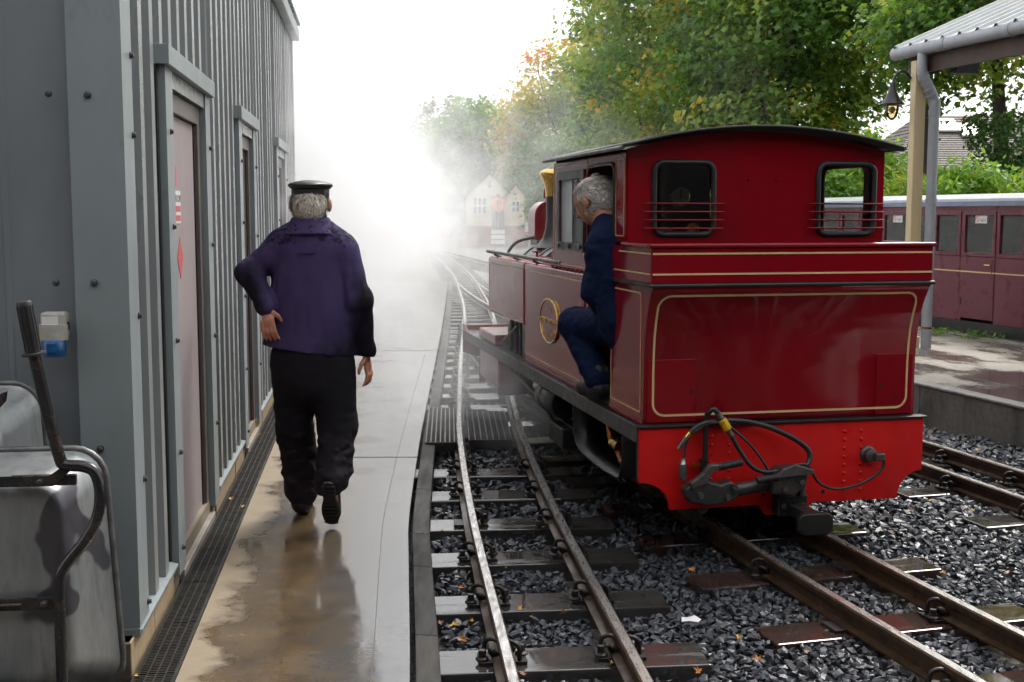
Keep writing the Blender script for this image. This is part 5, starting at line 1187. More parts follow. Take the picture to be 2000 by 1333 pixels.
# ------------------------------------------------------------------ people: implicit surfaces, polygonised in numpy
_tab = np.random.default_rng(3).random((32, 32, 32))
def vnoise(p):
    i = np.floor(p).astype(int); f = p - i; f = f * f * (3 - 2 * f); i &= 31; j = (i + 1) & 31; r = 0
    for a in (0, 1):
        for b in (0, 1):
            for c in (0, 1):
                w_ = (f[:, 0] if a else 1 - f[:, 0]) * (f[:, 1] if b else 1 - f[:, 1]) * (f[:, 2] if c else 1 - f[:, 2])
                r = r + w_ * _tab[(j if a else i)[:, 0], (j if b else i)[:, 1], (j if c else i)[:, 2]]
    return r * 2 - 1
class Field:
    def __init__(s, lo_, hi_, res):
        s.lo = np.array(lo_, float); s.res = res; s.n = np.ceil((np.array(hi_) - s.lo) / res).astype(int) + 1; s.a = np.full(s.n, .5)
    def sub(s, lo_, hi_):
        a = np.clip(np.floor((np.array(lo_) - s.lo) / s.res).astype(int), 0, s.n - 1); b = np.clip(np.ceil((np.array(hi_) - s.lo) / s.res).astype(int) + 1, 1, s.n)
        sl = tuple(slice(x, y) for x, y in zip(a, b)); g = np.meshgrid(*[s.lo[k] + np.arange(a[k], b[k]) * s.res for k in range(3)], indexing='ij')
        return sl, np.stack(g, -1)
    def put(s, sl, d, k):
        o = s.a[sl]
        if k < 0: s.a[sl] = np.maximum(o, d); return
        h = np.clip(.5 + .5 * (o - d) / max(k, 1e-6), 0, 1); s.a[sl] = o * (1 - h) + d * h - k * h * (1 - h)
    def cone(s, a, b, r1, r2, k=.02, flat=None):
        # flat: (axis vector, factor) squeezes the section along that axis
        a = np.array(a, float); b = np.array(b, float); m = max(r1, r2) + k + .02; sl, p = s.sub(np.minimum(a, b) - m, np.maximum(a, b) + m)
        ab = b - a; h = np.clip(((p - a) @ ab) / (ab @ ab + 1e-12), 0, 1); q = p - a - h[..., None] * ab; rr = r1 + (r2 - r1) * h
        if flat is not None:
            ax = np.array(flat[0], float); ax /= np.linalg.norm(ax); c = q @ ax; q = q + (c * (1 / flat[1] - 1))[..., None] * ax
            d = np.linalg.norm(q, axis=-1) - rr; d = d * np.where(d > 0, flat[1] ** .5, 1)
        else: d = np.linalg.norm(q, axis=-1) - rr
        s.put(sl, d, k); return s
    def chain(s, pts, rs, k=.015, flat=None):
        for i in range(len(pts) - 1): s.cone(pts[i], pts[i + 1], rs[i], rs[i + 1], k, flat)
        return s
    def ball(s, c, r, k=.02, M_=None):
        c = np.array(c, float); r = np.array(r, float) if hasattr(r, '__len__') else np.full(3, r); m = r.max() + k + .02; sl, p = s.sub(c - m, c + m); q = p - c
        if M_ is not None: q = q @ np.array(M_)           # columns are the local axes
        l = np.linalg.norm(q / r, axis=-1); g = np.linalg.norm(q / (r * r), axis=-1) + 1e-9; s.put(sl, l * (l - 1) / g, k); return s
    def cut(s, n_, c):
        # keep the half space n.p > c
        g = np.meshgrid(*[s.lo[k] + np.arange(s.n[k]) * s.res for k in range(3)], indexing='ij'); d = c - (g[0] * n_[0] + g[1] * n_[1] + g[2] * n_[2]); s.a = np.maximum(s.a, d); return s
    def rough(s, amp, freq, seed=0, where=None, ridge=False):
        ix = np.argwhere(np.abs(s.a) < .04); p = s.lo + ix * s.res; q = p * np.array(freq) + seed * 7.3; nz_ = vnoise(q) * .65 + vnoise(q * 2.1 + 5) * .35
        if ridge: nz_ = 1 - 3 * np.abs(nz_)
        w_ = 1 if where is None else where(p); s.a[tuple(ix.T)] += amp * nz_ * w_; return s
    def mesh(s, name, m, parent, smooth_it=2):
        a = s.a; ins = a < 0; n = a.shape
        c = np.stack([ins[i:n[0] - 1 + i, j:n[1] - 1 + j, k:n[2] - 1 + k] for i in (0, 1) for j in (0, 1) for k in (0, 1)], -1); act = c.any(-1) & ~c.all(-1)
        cells = np.argwhere(act); idx = np.full(act.shape, -1); idx[tuple(cells.T)] = np.arange(len(cells)); acc = np.zeros((len(cells), 3)); cnt = np.zeros(len(cells))
        cor = [(i, j, k) for i in (0, 1) for j in (0, 1) for k in (0, 1)]
        for u in range(8):
            for v_ in range(u + 1, 8):
                du = np.array(cor[v_]) - np.array(cor[u])
                if np.abs(du).sum() != 1: continue
                pa = cells + cor[u]; pb = cells + cor[v_]; va = a[tuple(pa.T)]; vb = a[tuple(pb.T)]; cr_ = (va < 0) != (vb < 0); t = np.where(cr_, va / (va - vb + 1e-12), 0)
                acc += np.where(cr_[:, None], pa + t[:, None] * du, 0); cnt += cr_
        V = s.lo + acc / cnt[:, None] * s.res; F = []
        for ax in range(3):
            o1, o2 = [x for x in range(3) if x != ax]; A = [slice(None)] * 3; B = [slice(None)] * 3; A[ax] = slice(0, n[ax] - 1); B[ax] = slice(1, n[ax]); ch = np.argwhere(ins[tuple(A)] != ins[tuple(B)])
            ch = ch[(ch[:, o1] > 0) & (ch[:, o2] > 0) & (ch[:, o1] < n[o1] - 1) & (ch[:, o2] < n[o2] - 1)]; e1 = np.zeros(3, int); e2 = np.zeros(3, int); e1[o1] = 1; e2[o2] = 1
            q = np.stack([idx[tuple((ch - d).T)] for d in (e1 * 0, e1, e1 + e2, e2)], 1); fl = ins[tuple(ch.T)]; fl = ~fl if ax == 1 else fl
            q[~fl] = q[~fl][:, ::-1]; F.append(q)
        F = np.concatenate(F); F = F[(F >= 0).all(1)]
        for _ in range(smooth_it):
            S = np.zeros_like(V); C_ = np.zeros(len(V))
            for i in range(4):
                np.add.at(S, F[:, i], V[F[:, (i + 1) % 4]] + V[F[:, i - 1]]); np.add.at(C_, F[:, i], 2)
            V = V * .5 + .5 * S / np.maximum(C_, 1)[:, None]
        o = fast_mesh(name, V, 4, len(F), F, m, parent, smooth=True)
        return o
def vattr(o, name, val):
    a = o.data.attributes.new(name, 'FLOAT', 'POINT'); a.data.foreach_set('value', np.asarray(val, np.float32))
def verts_of(o):
    v = np.zeros(len(o.data.vertices) * 3, np.float32); o.data.vertices.foreach_get('co', v); return v.reshape(-1, 3)
def cloth(name, c1, c2, dirt, rough=.8, weave=900, sheen=.2):
    m, nt, b = nodes(name); a = nt.nodes.new('ShaderNodeAttribute'); a.attribute_name = 'dirt'; n = tex(nt, 6, 6, .65); n2 = tex(nt, weave, 2); n4 = tex(nt, 24, 5, .7)
    c = ramp(nt, n.outputs['Fac'], [(.3, c1), (.7, c2)])
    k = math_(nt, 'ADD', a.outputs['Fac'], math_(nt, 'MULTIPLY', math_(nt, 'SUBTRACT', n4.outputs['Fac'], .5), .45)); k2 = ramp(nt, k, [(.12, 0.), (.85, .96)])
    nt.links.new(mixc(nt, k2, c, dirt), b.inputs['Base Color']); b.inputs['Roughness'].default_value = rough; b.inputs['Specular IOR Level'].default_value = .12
    aw = nt.nodes.new('ShaderNodeAttribute'); aw.attribute_name = 'wet'; n5 = tex(nt, 34, 5, .7, stretch=(1, 1, 1.6)); mk = ramp(nt, math_(nt, 'ADD', n5.outputs['Fac'], math_(nt, 'MULTIPLY', aw.outputs['Fac'], .3)), [(.78, 0.), (.82, .8)])
    src = b.inputs['Base Color'].links[0].from_socket; nt.links.new(mixc(nt, mk, src, tuple(x * .15 for x in c2)), b.inputs['Base Color'])
    bump(nt, b, n4.outputs['Fac'], .25, .006); return m
def skin_mat():
    m, nt, b = nodes('skin'); n = tex(nt, 14, 5); n2 = tex(nt, 160, 3)
    nt.links.new(ramp(nt, n.outputs['Fac'], [(.3, (.44, .20, .13)), (.7, (.36, .14, .09))]), b.inputs['Base Color']); b.inputs['Roughness'].default_value = .5
    b.inputs['Subsurface Weight'].default_value = .12; b.inputs['Subsurface Radius'].default_value = (.01, .004, .002); bump(nt, b, n2.outputs['Fac'], .2, .002); return m
def hair_mat(name, a, c):
    m, nt, b = nodes(name); n = tex(nt, 30, 5, .6, stretch=(4, 4, .8)); n2 = tex(nt, 90, 4, .6, stretch=(3, 3, .5))
    nt.links.new(ramp(nt, n.outputs['Fac'], [(.3, a), (.7, c)]), b.inputs['Base Color']); b.inputs['Roughness'].default_value = .55; bump(nt, b, n2.outputs['Fac'], .9, .006); return m
M['skin'] = skin_mat(); M['hair'] = hair_mat('grey_hair', (.50, .45, .37), (.30, .26, .21)); M['hair2'] = hair_mat('silver_hair', (.50, .49, .48), (.20, .195, .19))
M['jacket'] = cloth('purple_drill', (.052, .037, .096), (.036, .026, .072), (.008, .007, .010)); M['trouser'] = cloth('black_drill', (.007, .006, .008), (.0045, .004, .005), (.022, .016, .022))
M['navy'] = cloth('navy_boiler_suit', (.006, .013, .045), (.004, .009, .032), (.002, .003, .007)); M['leather'] = mat('black_leather', (.012, .012, .013), .3, col2=(.022, .021, .02), scale=18, rough2=.5, bmp=.3)
M['boot'] = mat('boot', (.010, .010, .011), .5, col2=(.02, .018, .018), scale=14, rough2=.65, bmp=.3); M['sole'] = mat('boot_sole', (.012, .012, .013), .6, col2=(.028, .026, .025), scale=22, bmp=.5)
def hand(F_, wrist, knuckle, tips, thumb, pr=.028, nrm=(0, 1, 0)):
    wrist = np.array(wrist, float); kn = np.array(knuckle, float); F_.cone(wrist, kn, .024, .034, .012, (nrm, .5))
    for t in tips:
        P = [np.array(q, float) for q in t]; F_.chain(P, [.0095, .009, .008, .0065][:len(P)], .004)
    P = [np.array(q, float) for q in thumb]; F_.chain(P, [.013, .011, .009, .007][:len(P)], .005)

# -- the man walking away along the wet concrete
mw = empty('person', (-.965, 5.80, 0), 0, 'person in dusty purple jacket and black cap walking away along the wet concrete', 'person')
B = Field((-.42, -.32, -.02), (.38, .45, 1.72), .006)
B.ball((0, .005, 1.555), (.076, .096, .095), .02).ball((0, .045, 1.51), (.058, .062, .07), .03).cone((0, .11, 1.55), (0, .125, 1.53), .012, .014, .015)
for s in (-1, 1): B.ball((s * .090, -.002, 1.543), (.013, .020, .034), .006)
B.cone((0, 0, 1.49), (0, -.01, 1.38), .056, .062, .03).cone((0, 0, 1.34), (-.01, 0, .86), .11, .12, .04, ((0, 1, 0), .7)).cone((-.15, 0, 1.345), (.15, 0, 1.33), .05, .05, .03)
B.chain([(-.165, 0, 1.345), (-.285, -.045, 1.22), (-.198, -.105, 1.055)], [.042, .038, .026]).chain([(.165, 0, 1.33), (.232, -.03, 1.085), (.252, .05, .83)], [.042, .038, .026])
B.chain([(-.09, 0, .80), (-.115, .08, .42), (-.092, .15, .10)], [.075, .05, .04]).chain([(.09, 0, .80), (.12, -.02, .46), (.103, -.18, .25)], [.075, .05, .04]).cone((-.06, 0, .82), (.06, 0, .82), .09, .09, .03)
B.cone((-.092, .14, .06), (-.095, .30, .04), .035, .03, .02).cone((.103, -.2, .2), (.1, -.115, .06), .035, .03, .02)
k0 = np.array((-.190, -.128, 1.0)); hand(B, (-.197, -.108, 1.05), k0, [[k0 + (dx_, -.004, -.012), k0 + (dx_ * 1.15 + .006, -.004, -.052), k0 + (dx_ * 1.2 + .016, .008, -.082), k0 + (dx_ * 1.2 + .022, .018, -.097)] for dx_ in (-.026, -.009, .009, .025)], [k0 + (.020, .004, .04), k0 + (.045, .012, .02), k0 + (.062, .02, -.004)], nrm=(.2, 1, 0))
k1 = np.array((.256, .065, .765)); hand(B, (.253, .052, .825), k1, [[k1 + (q * .25, q, -.010), k1 + (q * .25 + .008, q, -.048), k1 + (q * .25 + .002, q - .006, -.080), k1 + (q * .25 - .012, q - .012, -.10)] for q in (-.028, -.010, .009, .026)], [k1 + (-.008, -.03, .035), k1 + (-.024, -.05, .008), k1 + (-.034, -.056, -.022), k1 + (-.036, -.056, -.04)], nrm=(1, -.2, 0))
B.mesh('body', M['skin'], mw, 1)
for s in (-1, 1): MB().sphere((s * .032, .094, 1.565), .011, 10).build('eye', M['white'], mw, smooth=180)
H = Field((-.12, -.14, 1.44), (.12, .14, 1.68), .004); H.ball((0, -.002, 1.555), (.085, .104, .10), .01).ball((0, -.052, 1.515), (.072, .05, .04), .03).cut((0, -1, .10), .165).cut((0, 0, -1), -1.60).cut((0, 0, 1), 1.478)
H.rough(.006, (90, 90, 30), 1); hair_w = H.mesh('hair', M['hair'], mw, 1)
cp_ = empty('cap', (0, .004, 0)); cp_.parent = mw
sc_ = Matrix.Diagonal((.92, 1.08, 1, 1))
MB().lathe([(.094, 1.572), (.096, 1.574), (.098, 1.615), (.094, 1.62)], 40, sc_).build('cap_band', M['leather'], cp_, smooth=40)
MB().lathe([(.094, 1.618), (.104, 1.622), (.114, 1.632), (.116, 1.638), (.110, 1.645), (.075, 1.655), (.03, 1.661), (.002, 1.662)], 40, sc_).build('cap_crown', M['leather'], cp_, smooth=60)
MB().prism([(.075 * math.cos(R(a)), .085 + .075 * math.sin(R(a))) for a in range(0, 181, 15)], 'z', 1.572, 1.578, RX(0)).build('cap_peak', M['leather'], cp_)
J = Field((-.42, -.30, .76), (.38, .26, 1.52), .006)
fy = ((0, 1, 0), .64)
J.cone((0, .0, 1.30), (-.005, -.005, 1.05), .195, .195, .04, fy).cone((-.005, -.005, 1.05), (-.025, 0, .80), .195, .235, .05, fy).cone((-.135, -.005, 1.352), (.13, -.005, 1.335), .072, .072, .05).cone((0, -.02, 1.38), (0, -.005, 1.44), .085, .07, .04)
J.cone((0, -.005, 1.43), (0, .0, 1.475), .076, .079, .008)
J.chain([(-.155, 0, 1.335), (-.285, -.045, 1.222), (-.212, -.100, 1.085)], [.075, .066, .050], .03).chain([(.155, 0, 1.325), (.232, -.03, 1.085), (.251, .045, .845)], [.075, .062, .048], .03)
J.cone((-.212, -.1, 1.085), (-.205, -.103, 1.068), .056, .056, .004).cone((.250, .042, .862), (.252, .05, .84), .053, .053, .004)
def wj(p):
    e = np.exp(-((np.linalg.norm(p - np.array((-.285, -.045, 1.222)), axis=1) / .12) ** 2)) + np.exp(-((np.linalg.norm(p - np.array((.232, -.03, 1.085)), axis=1) / .15) ** 2)); return .45 + 1.1 * e + .6 * np.clip((1.0 - p[:, 2]) * 4, 0, 1)
J.rough(.010, (12, 12, 6), 2, wj).rough(.0045, (11, 11, 2.6), 9, lambda p: np.clip((1.25 - p[:, 2]) * 4, 0, 1), True).rough(.0025, (22, 22, 9), 3, wj, True)
n_ = np.array((.13, 0, 1)); J.cut(n_ / np.linalg.norm(n_), .842 / np.linalg.norm(n_))
J.a = J.a.copy()
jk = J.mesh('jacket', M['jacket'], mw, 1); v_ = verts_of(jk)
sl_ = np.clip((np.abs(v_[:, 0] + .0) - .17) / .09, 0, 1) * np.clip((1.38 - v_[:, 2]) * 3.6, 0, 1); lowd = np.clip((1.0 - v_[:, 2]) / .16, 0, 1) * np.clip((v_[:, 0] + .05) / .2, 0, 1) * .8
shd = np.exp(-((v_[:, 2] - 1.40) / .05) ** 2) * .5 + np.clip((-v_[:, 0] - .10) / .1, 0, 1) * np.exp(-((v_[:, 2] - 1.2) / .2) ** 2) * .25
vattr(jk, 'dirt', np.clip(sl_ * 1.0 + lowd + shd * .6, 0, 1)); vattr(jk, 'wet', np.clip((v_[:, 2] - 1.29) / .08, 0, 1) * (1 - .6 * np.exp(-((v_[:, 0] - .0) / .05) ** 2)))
MB().box(-.035, .045, -.137, -.1355, 1.318, 1.334).build('label_patch', M['jacket'], mw)
cn = []; fc = []
for i, (rr0, z0) in enumerate(((.076, 1.470), (.084, 1.484), (.101, 1.458), (.128, 1.412), (.125, 1.405), (.096, 1.44))):
    for q in range(33):
        a = R(-230 + q * 280 / 32); bk = .5 - .5 * math.sin(a); cn.append((rr0 * 1.05 * math.cos(a), rr0 * .95 * math.sin(a) - .010, z0 - (.012 * (1 - bk) if i > 1 else 0)))
for i in range(5):
    for q in range(32): fc.append((i * 33 + q, i * 33 + q + 1, (i + 1) * 33 + q + 1, (i + 1) * 33 + q))
co_ = MB().add(cn, fc).build('collar', M['jacket'], mw, smooth=50); vattr(co_, 'dirt', np.full(len(cn), .05)); vattr(co_, 'wet', np.full(len(cn), .75))
hm = [(.222 * math.cos(R(a)) - .022, .146 * math.sin(R(a)), 0) for a in range(0, 360, 9)]
TR = Field((-.30, -.32, .0), (.30, .36, .95), .006)
TR.ball((-.012, 0, .80), (.195, .145, .16), .03).chain([(-.088, 0, .78), (-.108, .06, .44), (-.092, .145, .115)], [.118, .094, .082], .02).chain([(.085, 0, .78), (.118, -.03, .47), (.106, -.165, .245)], [.120, .098, .084], .02)
TR.ball((-.022, -.04, .70), (.15, .10, .12), .04)
def wt(p): return .35 + 1.2 * np.clip((.62 - p[:, 2]) / .3, 0, 1)
TR.rough(.011, (8, 8, 15), 4, wt).rough(.0042, (12, 12, 20), 5, wt, True)
TR.a = np.where(TR.lo[2] + np.arange(TR.n[2]) * TR.res < 0, .1, TR.a)
tr_ = TR.mesh('trousers', M['trouser'], mw, 1); v_ = verts_of(tr_); vattr(tr_, 'dirt', np.clip((.45 - v_[:, 2]) * 1.6, 0, .7))
BT = Field((-.2, .02, -.02), (.0, .42, .2), .005); BT.cone((-.092, .125, .05), (-.098, .33, .042), .046, .045, .02).cone((-.092, .145, .06), (-.092, .15, .15), .05, .052, .03); BT.cut((0, 0, 1), .002); BT.mesh('boot', M['boot'], mw)
hl, to = np.array((.104, -.232, .235)), np.array((.098, -.118, .052))
BT = Field((0, -.33, -.02), (.2, .02, .36), .005); BT.cone(hl + (0, .035, .02), to + (0, .03, .012), .044, .040, .02).cone(hl + (0, .05, .02), (.104, -.165, .27), .05, .052, .03).cut((0, 0, 1), .002); BT.mesh('boot', M['boot'], mw)
ax = Vector(hl - to).normalized(); nr_ = Vector((0, -1, 0)); nr_ = (nr_ - ax * nr_.dot(ax)).normalized(); xr = ax.cross(nr_).normalized()
SM = Matrix((xr, ax, nr_)).transposed().to_4x4(); SM.translation = Vector((hl + to) / 2) + nr_ * .012
def sole_outline(k=1):
    pts = []
    for t in np.linspace(0, 2 * math.pi, 36, endpoint=False):
        y = .140 * math.sin(t); wd_ = .041 + .007 * math.cos((y - (-.08)) * 22) - .006 * math.exp(-((y - .03) / .03) ** 2); pts.append((wd_ * math.copysign(abs(math.cos(t)) ** .6, math.cos(t)) * k, y * k))
    return pts
sl_o = MB().prism(sole_outline(), 'z', 0, .016, SM).build('boot_sole', M['sole'], mw, bevel=.004)
for q in range(11):
    y = -.118 + q * .0235
    if .02 < y < .05: continue
    MB().box(-.032, .032, y - .006, y + .006, .016, .022, SM).build('tread_bar', M['sole'], sl_o)

# -- the driver leaning out of the cab doorway
def lw(x, y, z): a = R(LR); return LO + Vector((x * math.cos(a) - y * math.sin(a), x * math.sin(a) + y * math.cos(a), z))
DB = np.array((-.6, .7, .5605))
dv = empty('person', lw(*DB), LR, 'grey haired person in navy overalls and glasses leaning out of the cab doorway', 'person')
def q_(*p): return np.array(p, float) - DB
D = Field(q_(-.86, .36, .56), q_(-.28, 1.14, 1.76), .006)
fd = np.array((-.58, .66, -.48)); fd /= np.linalg.norm(fd); ud = np.array((-.25, .30, .92)); ud -= fd * (ud @ fd); ud /= np.linalg.norm(ud); rd = np.cross(fd, ud); HM = np.stack([rd, fd, ud], 1); hc = q_(-.69, .82, 1.575)
def hp(x, y, z): return hc + rd * x + fd * y + ud * z
D.ball(hc, (.083, .105, .115), .02, HM).ball(hp(0, .035, -.055), (.058, .062, .068), .03, HM).cone(hp(0, .10, -.01), hp(0, .118, -.035), .011, .014, .014)
for s in (-1, 1): D.ball(hp(s * .094, -.002, -.015), (.013, .022, .036), .006, HM)
D.cone(hp(0, -.02, -.07), q_(-.645, .68, 1.40), .056, .064, .03).cone(q_(-.60, .64, 1.33), q_(-.52, .56, .95), .11, .12, .04, ((0, 1, 0), .75)).cone(q_(-.66, .66, 1.34), q_(-.46, .60, 1.35), .05, .05, .03)
D.chain([q_(-.66, .66, 1.335), q_(-.705, .655, 1.12), q_(-.645, .755, 1.03)], [.042, .036, .026]).chain([q_(-.46, .60, 1.34), q_(-.40, .70, 1.12), q_(-.42, .88, 1.05)], [.042, .036, .026])
D.chain([q_(-.56, .60, .92), q_(-.72, .99, .935), q_(-.668, .775, .67)], [.075, .05, .038]).chain([q_(-.44, .60, .92), q_(-.40, .98, .92), q_(-.40, .98, .68)], [.075, .05, .038]).cone(q_(-.668, .76, .62), q_(-.70, .88, .60), .033, .03, .02).cone(q_(-.40, .96, .62), q_(-.42, 1.08, .60), .033, .03, .02).cone(q_(-.56, .58, .93), q_(-.44, .58, .93), .09, .09, .03)
k2 = q_(-.62, .80, 1.018); hand(D, q_(-.645, .755, 1.03), k2, [[k2 + (a, .01, 0), k2 + (a + .01, .045, -.002), k2 + (a + .016, .07, -.018), k2 + (a + .016, .078, -.032)] for a in (-.026, -.009, .009, .025)], [k2 + (-.02, -.02, -.012), k2 + (-.035, .005, -.02), k2 + (-.03, .03, -.028)], nrm=(0, .2, 1))
k3 = q_(-.425, .92, 1.04); hand(D, q_(-.42, .88, 1.05), k3, [[k3 + (a, .01, 0), k3 + (a, .045, -.01), k3 + (a, .06, -.034), k3 + (a, .055, -.048)] for a in (-.026, -.009, .009, .025)], [k3 + (-.03, -.01, 0), k3 + (-.045, .02, -.01), k3 + (-.045, .04, -.02)], nrm=(0, .2, 1))
D.mesh('body', M['skin'], dv, 1)
Hh = Field(hc - .16, hc + .16, .004); Hh.ball(hp(0, -.008, .004), (.093, .112, .120), .01, HM).ball(hp(0, -.07, -.05), (.080, .045, .055), .02, HM)
def plane(n_, p_): return Hh.cut(tuple(n_), float(np.dot(n_, p_)))
g = np.meshgrid(*[Hh.lo[k] + np.arange(Hh.n[k]) * Hh.res for k in range(3)], indexing='ij'); G3 = np.stack(g, -1) - hc; lx, ly, lz = G3 @ rd, G3 @ fd, G3 @ ud
face = np.minimum(ly - .035 - .25 * np.clip(lz, 0, 1), 9); Hh.a = np.maximum(Hh.a, face); Hh.a = np.maximum(Hh.a, -(lz + .085)); bald = .098 - np.sqrt((lx / .85) ** 2 + ((ly - .02) / 1.1) ** 2 + (lz - .138) ** 2); Hh.a = np.maximum(Hh.a, bald)
earh = .026 - np.sqrt((np.abs(lx) - .085) ** 2 + (ly + .0) ** 2 + ((lz + .02) / 1.3) ** 2); Hh.a = np.maximum(Hh.a, earh)
Hh.rough(.011, (55, 55, 30), 6); hair_d = Hh.mesh('hair', M['hair2'], dv, 1)
gl = MB()
gl.tube([tuple(hp(-.082, 0, .005)), tuple(hp(-.078, .085, .002))], .0016, 6)
for s in (-1, 1): gl.tube([tuple(hp(s * .034 + .028 * math.cos(t), .102 - .004 * abs(math.cos(t)), -.012 + .022 * math.sin(t))) for t in np.linspace(0, 6.28, 15)[:-1]], .0018, 6, closed=True)
gl.tube([tuple(hp(.082, 0, .005)), tuple(hp(.078, .085, .002))], .0016, 6).build('glasses', M['steel'], dv, smooth=60)
for s in (-1, 1): MB().sphere(tuple(hp(s * .032, .082, -.010)), .011, 10).build('eye', M['white'], dv, smooth=180)
S = Field(q_(-.86, .36, .60), q_(-.28, 1.14, 1.52), .006)
S.cone(q_(-.60, .64, 1.31), q_(-.54, .57, .98), .175, .185, .04, ((0, 1, 0), .72)).cone(q_(-.672, .665, 1.345), q_(-.46, .60, 1.35), .088, .085, .04).cone(q_(-.63, .66, 1.38), q_(-.655, .705, 1.435), .09, .073, .03)
S.chain([q_(-.665, .66, 1.335), q_(-.712, .655, 1.12), q_(-.655, .74, 1.045)], [.088, .076, .062], .03).chain([q_(-.46, .60, 1.34), q_(-.40, .70, 1.12), q_(-.42, .86, 1.055)], [.075, .062, .05], .03)
S.chain([q_(-.56, .60, .93), q_(-.735, .995, .93), q_(-.672, .775, .665)], [.105, .088, .072], .03).chain([q_(-.44, .60, .93), q_(-.40, .98, .92), q_(-.40, .98, .70)], [.10, .085, .07], .03).cone(q_(-.58, .58, .94), q_(-.44, .58, .94), .125, .125, .03)
S.rough(.009, (12, 12, 13), 7).rough(.0035, (18, 18, 20), 8, None, True)
ov = S.mesh('overalls', M['navy'], dv, 1); v_ = verts_of(ov); vattr(ov, 'dirt', np.full(len(v_), .15))
for (hx, hy, tx, ty) in ((-.668, .745, -.712, .90), (-.40, .95, -.42, 1.10)):
    BT = Field(q_(hx - .12, hy - .1, .55), q_(hx + .1, hy + .28, .76), .005); BT.cone(q_(hx, hy, .612), q_(tx, ty, .604), .046, .044, .02).cone(q_(hx, hy + .02, .62), q_(hx, hy + .025, .70), .05, .05, .03).cut((0, 0, 1), .001 + .0); bt = BT.mesh('boot', M['boot'], dv)
BLD(MB().box(-.64, -.28, .385, .66, .5605, .80), 'seat_box', 'interior', bevel=.01)
def strands(o, n, ln, down, parent, m, seed):
    # fine loose hairs standing on the hair mass: thin ribbons following the fall of the hair
    r_ = np.random.default_rng(seed); v = verts_of(o); c = v.mean(0); i = r_.integers(0, len(v), n); p = v[i]; out = p - c; out /= np.linalg.norm(out, axis=1)[:, None]
    d = np.array(down, float)[None] + r_.normal(0, .28, (n, 3)); d -= out * (d * out).sum(1)[:, None]; d /= np.linalg.norm(d, axis=1)[:, None]; s_ = np.cross(out, d); L_ = r_.uniform(.5, 1.2, n)[:, None] * ln; w_ = .0016
    a = p - out * .003; b = p + d * L_ * .5 + out * .0035; e = p + d * L_ + out * (.001 + .005 * r_.random((n, 1)))
    V = np.stack([a - s_ * w_, a + s_ * w_, b + s_ * w_, b - s_ * w_, e + s_ * w_ * .4, e - s_ * w_ * .4], 1); F = np.array([[0, 1, 2, 3], [3, 2, 4, 5]])[None] + (np.arange(n) * 6)[:, None, None]
    prop(fast_mesh('hair_strands', V.reshape(-1, 3), 4, n * 2, F.reshape(-1, 4), m, parent), kind='stuff')
M['strand'] = mat('pale_hair', (.80, .74, .64), .5, col2=(.45, .41, .35), scale=60)
strands(hair_w, 1700, .042, (0, -.15, -1), mw, M['strand'], 5); strands(hair_d, 2600, .045, tuple(-ud * .7 - fd * .6), dv, M['strand'], 6)
# -- figure in orange at the hut door, mostly lost in the steam
pf = empty('person', (-.70, 61.4, .80), 0, 'person in orange jacket standing at the hut door beyond the steam', 'person')
Q = Field((-.4, -.25, -.02), (.4, .25, 1.8), .02); Q.ball((0, 0, 1.62), (.08, .1, .12), .02).cone((0, 0, 1.5), (0, 0, 1.4), .06, .07, .03).cone((0, 0, 1.35), (0, 0, .9), .15, .15, .05).chain([(-.2, 0, 1.4), (-.26, -.03, 1.12), (-.22, -.12, .9)], [.06, .05, .04]).chain([(.2, 0, 1.4), (.26, -.03, 1.12), (.22, -.12, .9)], [.06, .05, .04]).chain([(-.09, 0, .9), (-.1, 0, .48), (-.1, 0, .04)], [.09, .07, .05]).chain([(.09, 0, .9), (.1, 0, .48), (.1, 0, .04)], [.09, .07, .05])
bd = Q.mesh('body', mat('dark_trouser', (.03, .03, .04), .8), pf, 1)
Q = Field((-.4, -.25, .8), (.4, .25, 1.6), .02); Q.cone((0, 0, 1.38), (0, 0, .92), .19, .2, .05, ((0, 1, 0), .75)).chain([(-.2, 0, 1.42), (-.26, -.03, 1.12), (-.22, -.12, .95)], [.085, .075, .06]).chain([(.2, 0, 1.42), (.26, -.03, 1.12), (.22, -.12, .95)], [.085, .075, .06]); Q.mesh('jacket', mat('orange_jacket', (.75, .12, .03), .7), pf, 1)
# ------------------------------------------------------------------ small things: track gratings, fallen leaves, litter
def grating(loc, rz, w_, l_, label, slope=0):
    g = empty('steel_grating', loc, rz, label, 'grating', 'steel gratings'); k = int(l_ / .022)
    for i in range(8): 
        x = -w_ / 2 + w_ * i / 7; MB().box(x - .004, x + .004, 0, l_, -.03, .004).build('bearing_bar', M['steel'], g)
    mb = MB()
    for i in range(k): y = .01 + i * l_ / k; mb.box(-w_ / 2, w_ / 2, y - .0025, y + .0025, -.02, .001)
    prop(mb.build('cross_bars', M['blackiron'], g), kind='stuff')
    MB().box(-w_ / 2, w_ / 2, -.012, -.001, -.06, .0035).build('front_plate', M['blackiron'], g); MB().box(-w_ / 2, w_ / 2, 0, l_, -.13, -.10).build('tray', M['void'], g)
    return g
grating((-.46, 7.86, -.005), 3, .22, 1.45, 'steel grating filling the gap between walkway edging and near rail')
grating((-.145, 8.03, -.02), 3, .29, 1.2, 'steel grating lying between the two rails of the near track')
grating(tuple(PO + Vector((-.28, .95, .0))), PR, .42, .9, 'black steel grating lying against the low platform wall')
M['fleaf'] = mat('fallen_leaf', (.50, .20, .03), .5, col2=(.30, .10, .025), scale=2.5, rnd=True)
M['fleaf2'] = mat('fallen_leaf_yellow', (.60, .36, .03), .5, col2=(.42, .22, .03), scale=2.5, rnd=True)
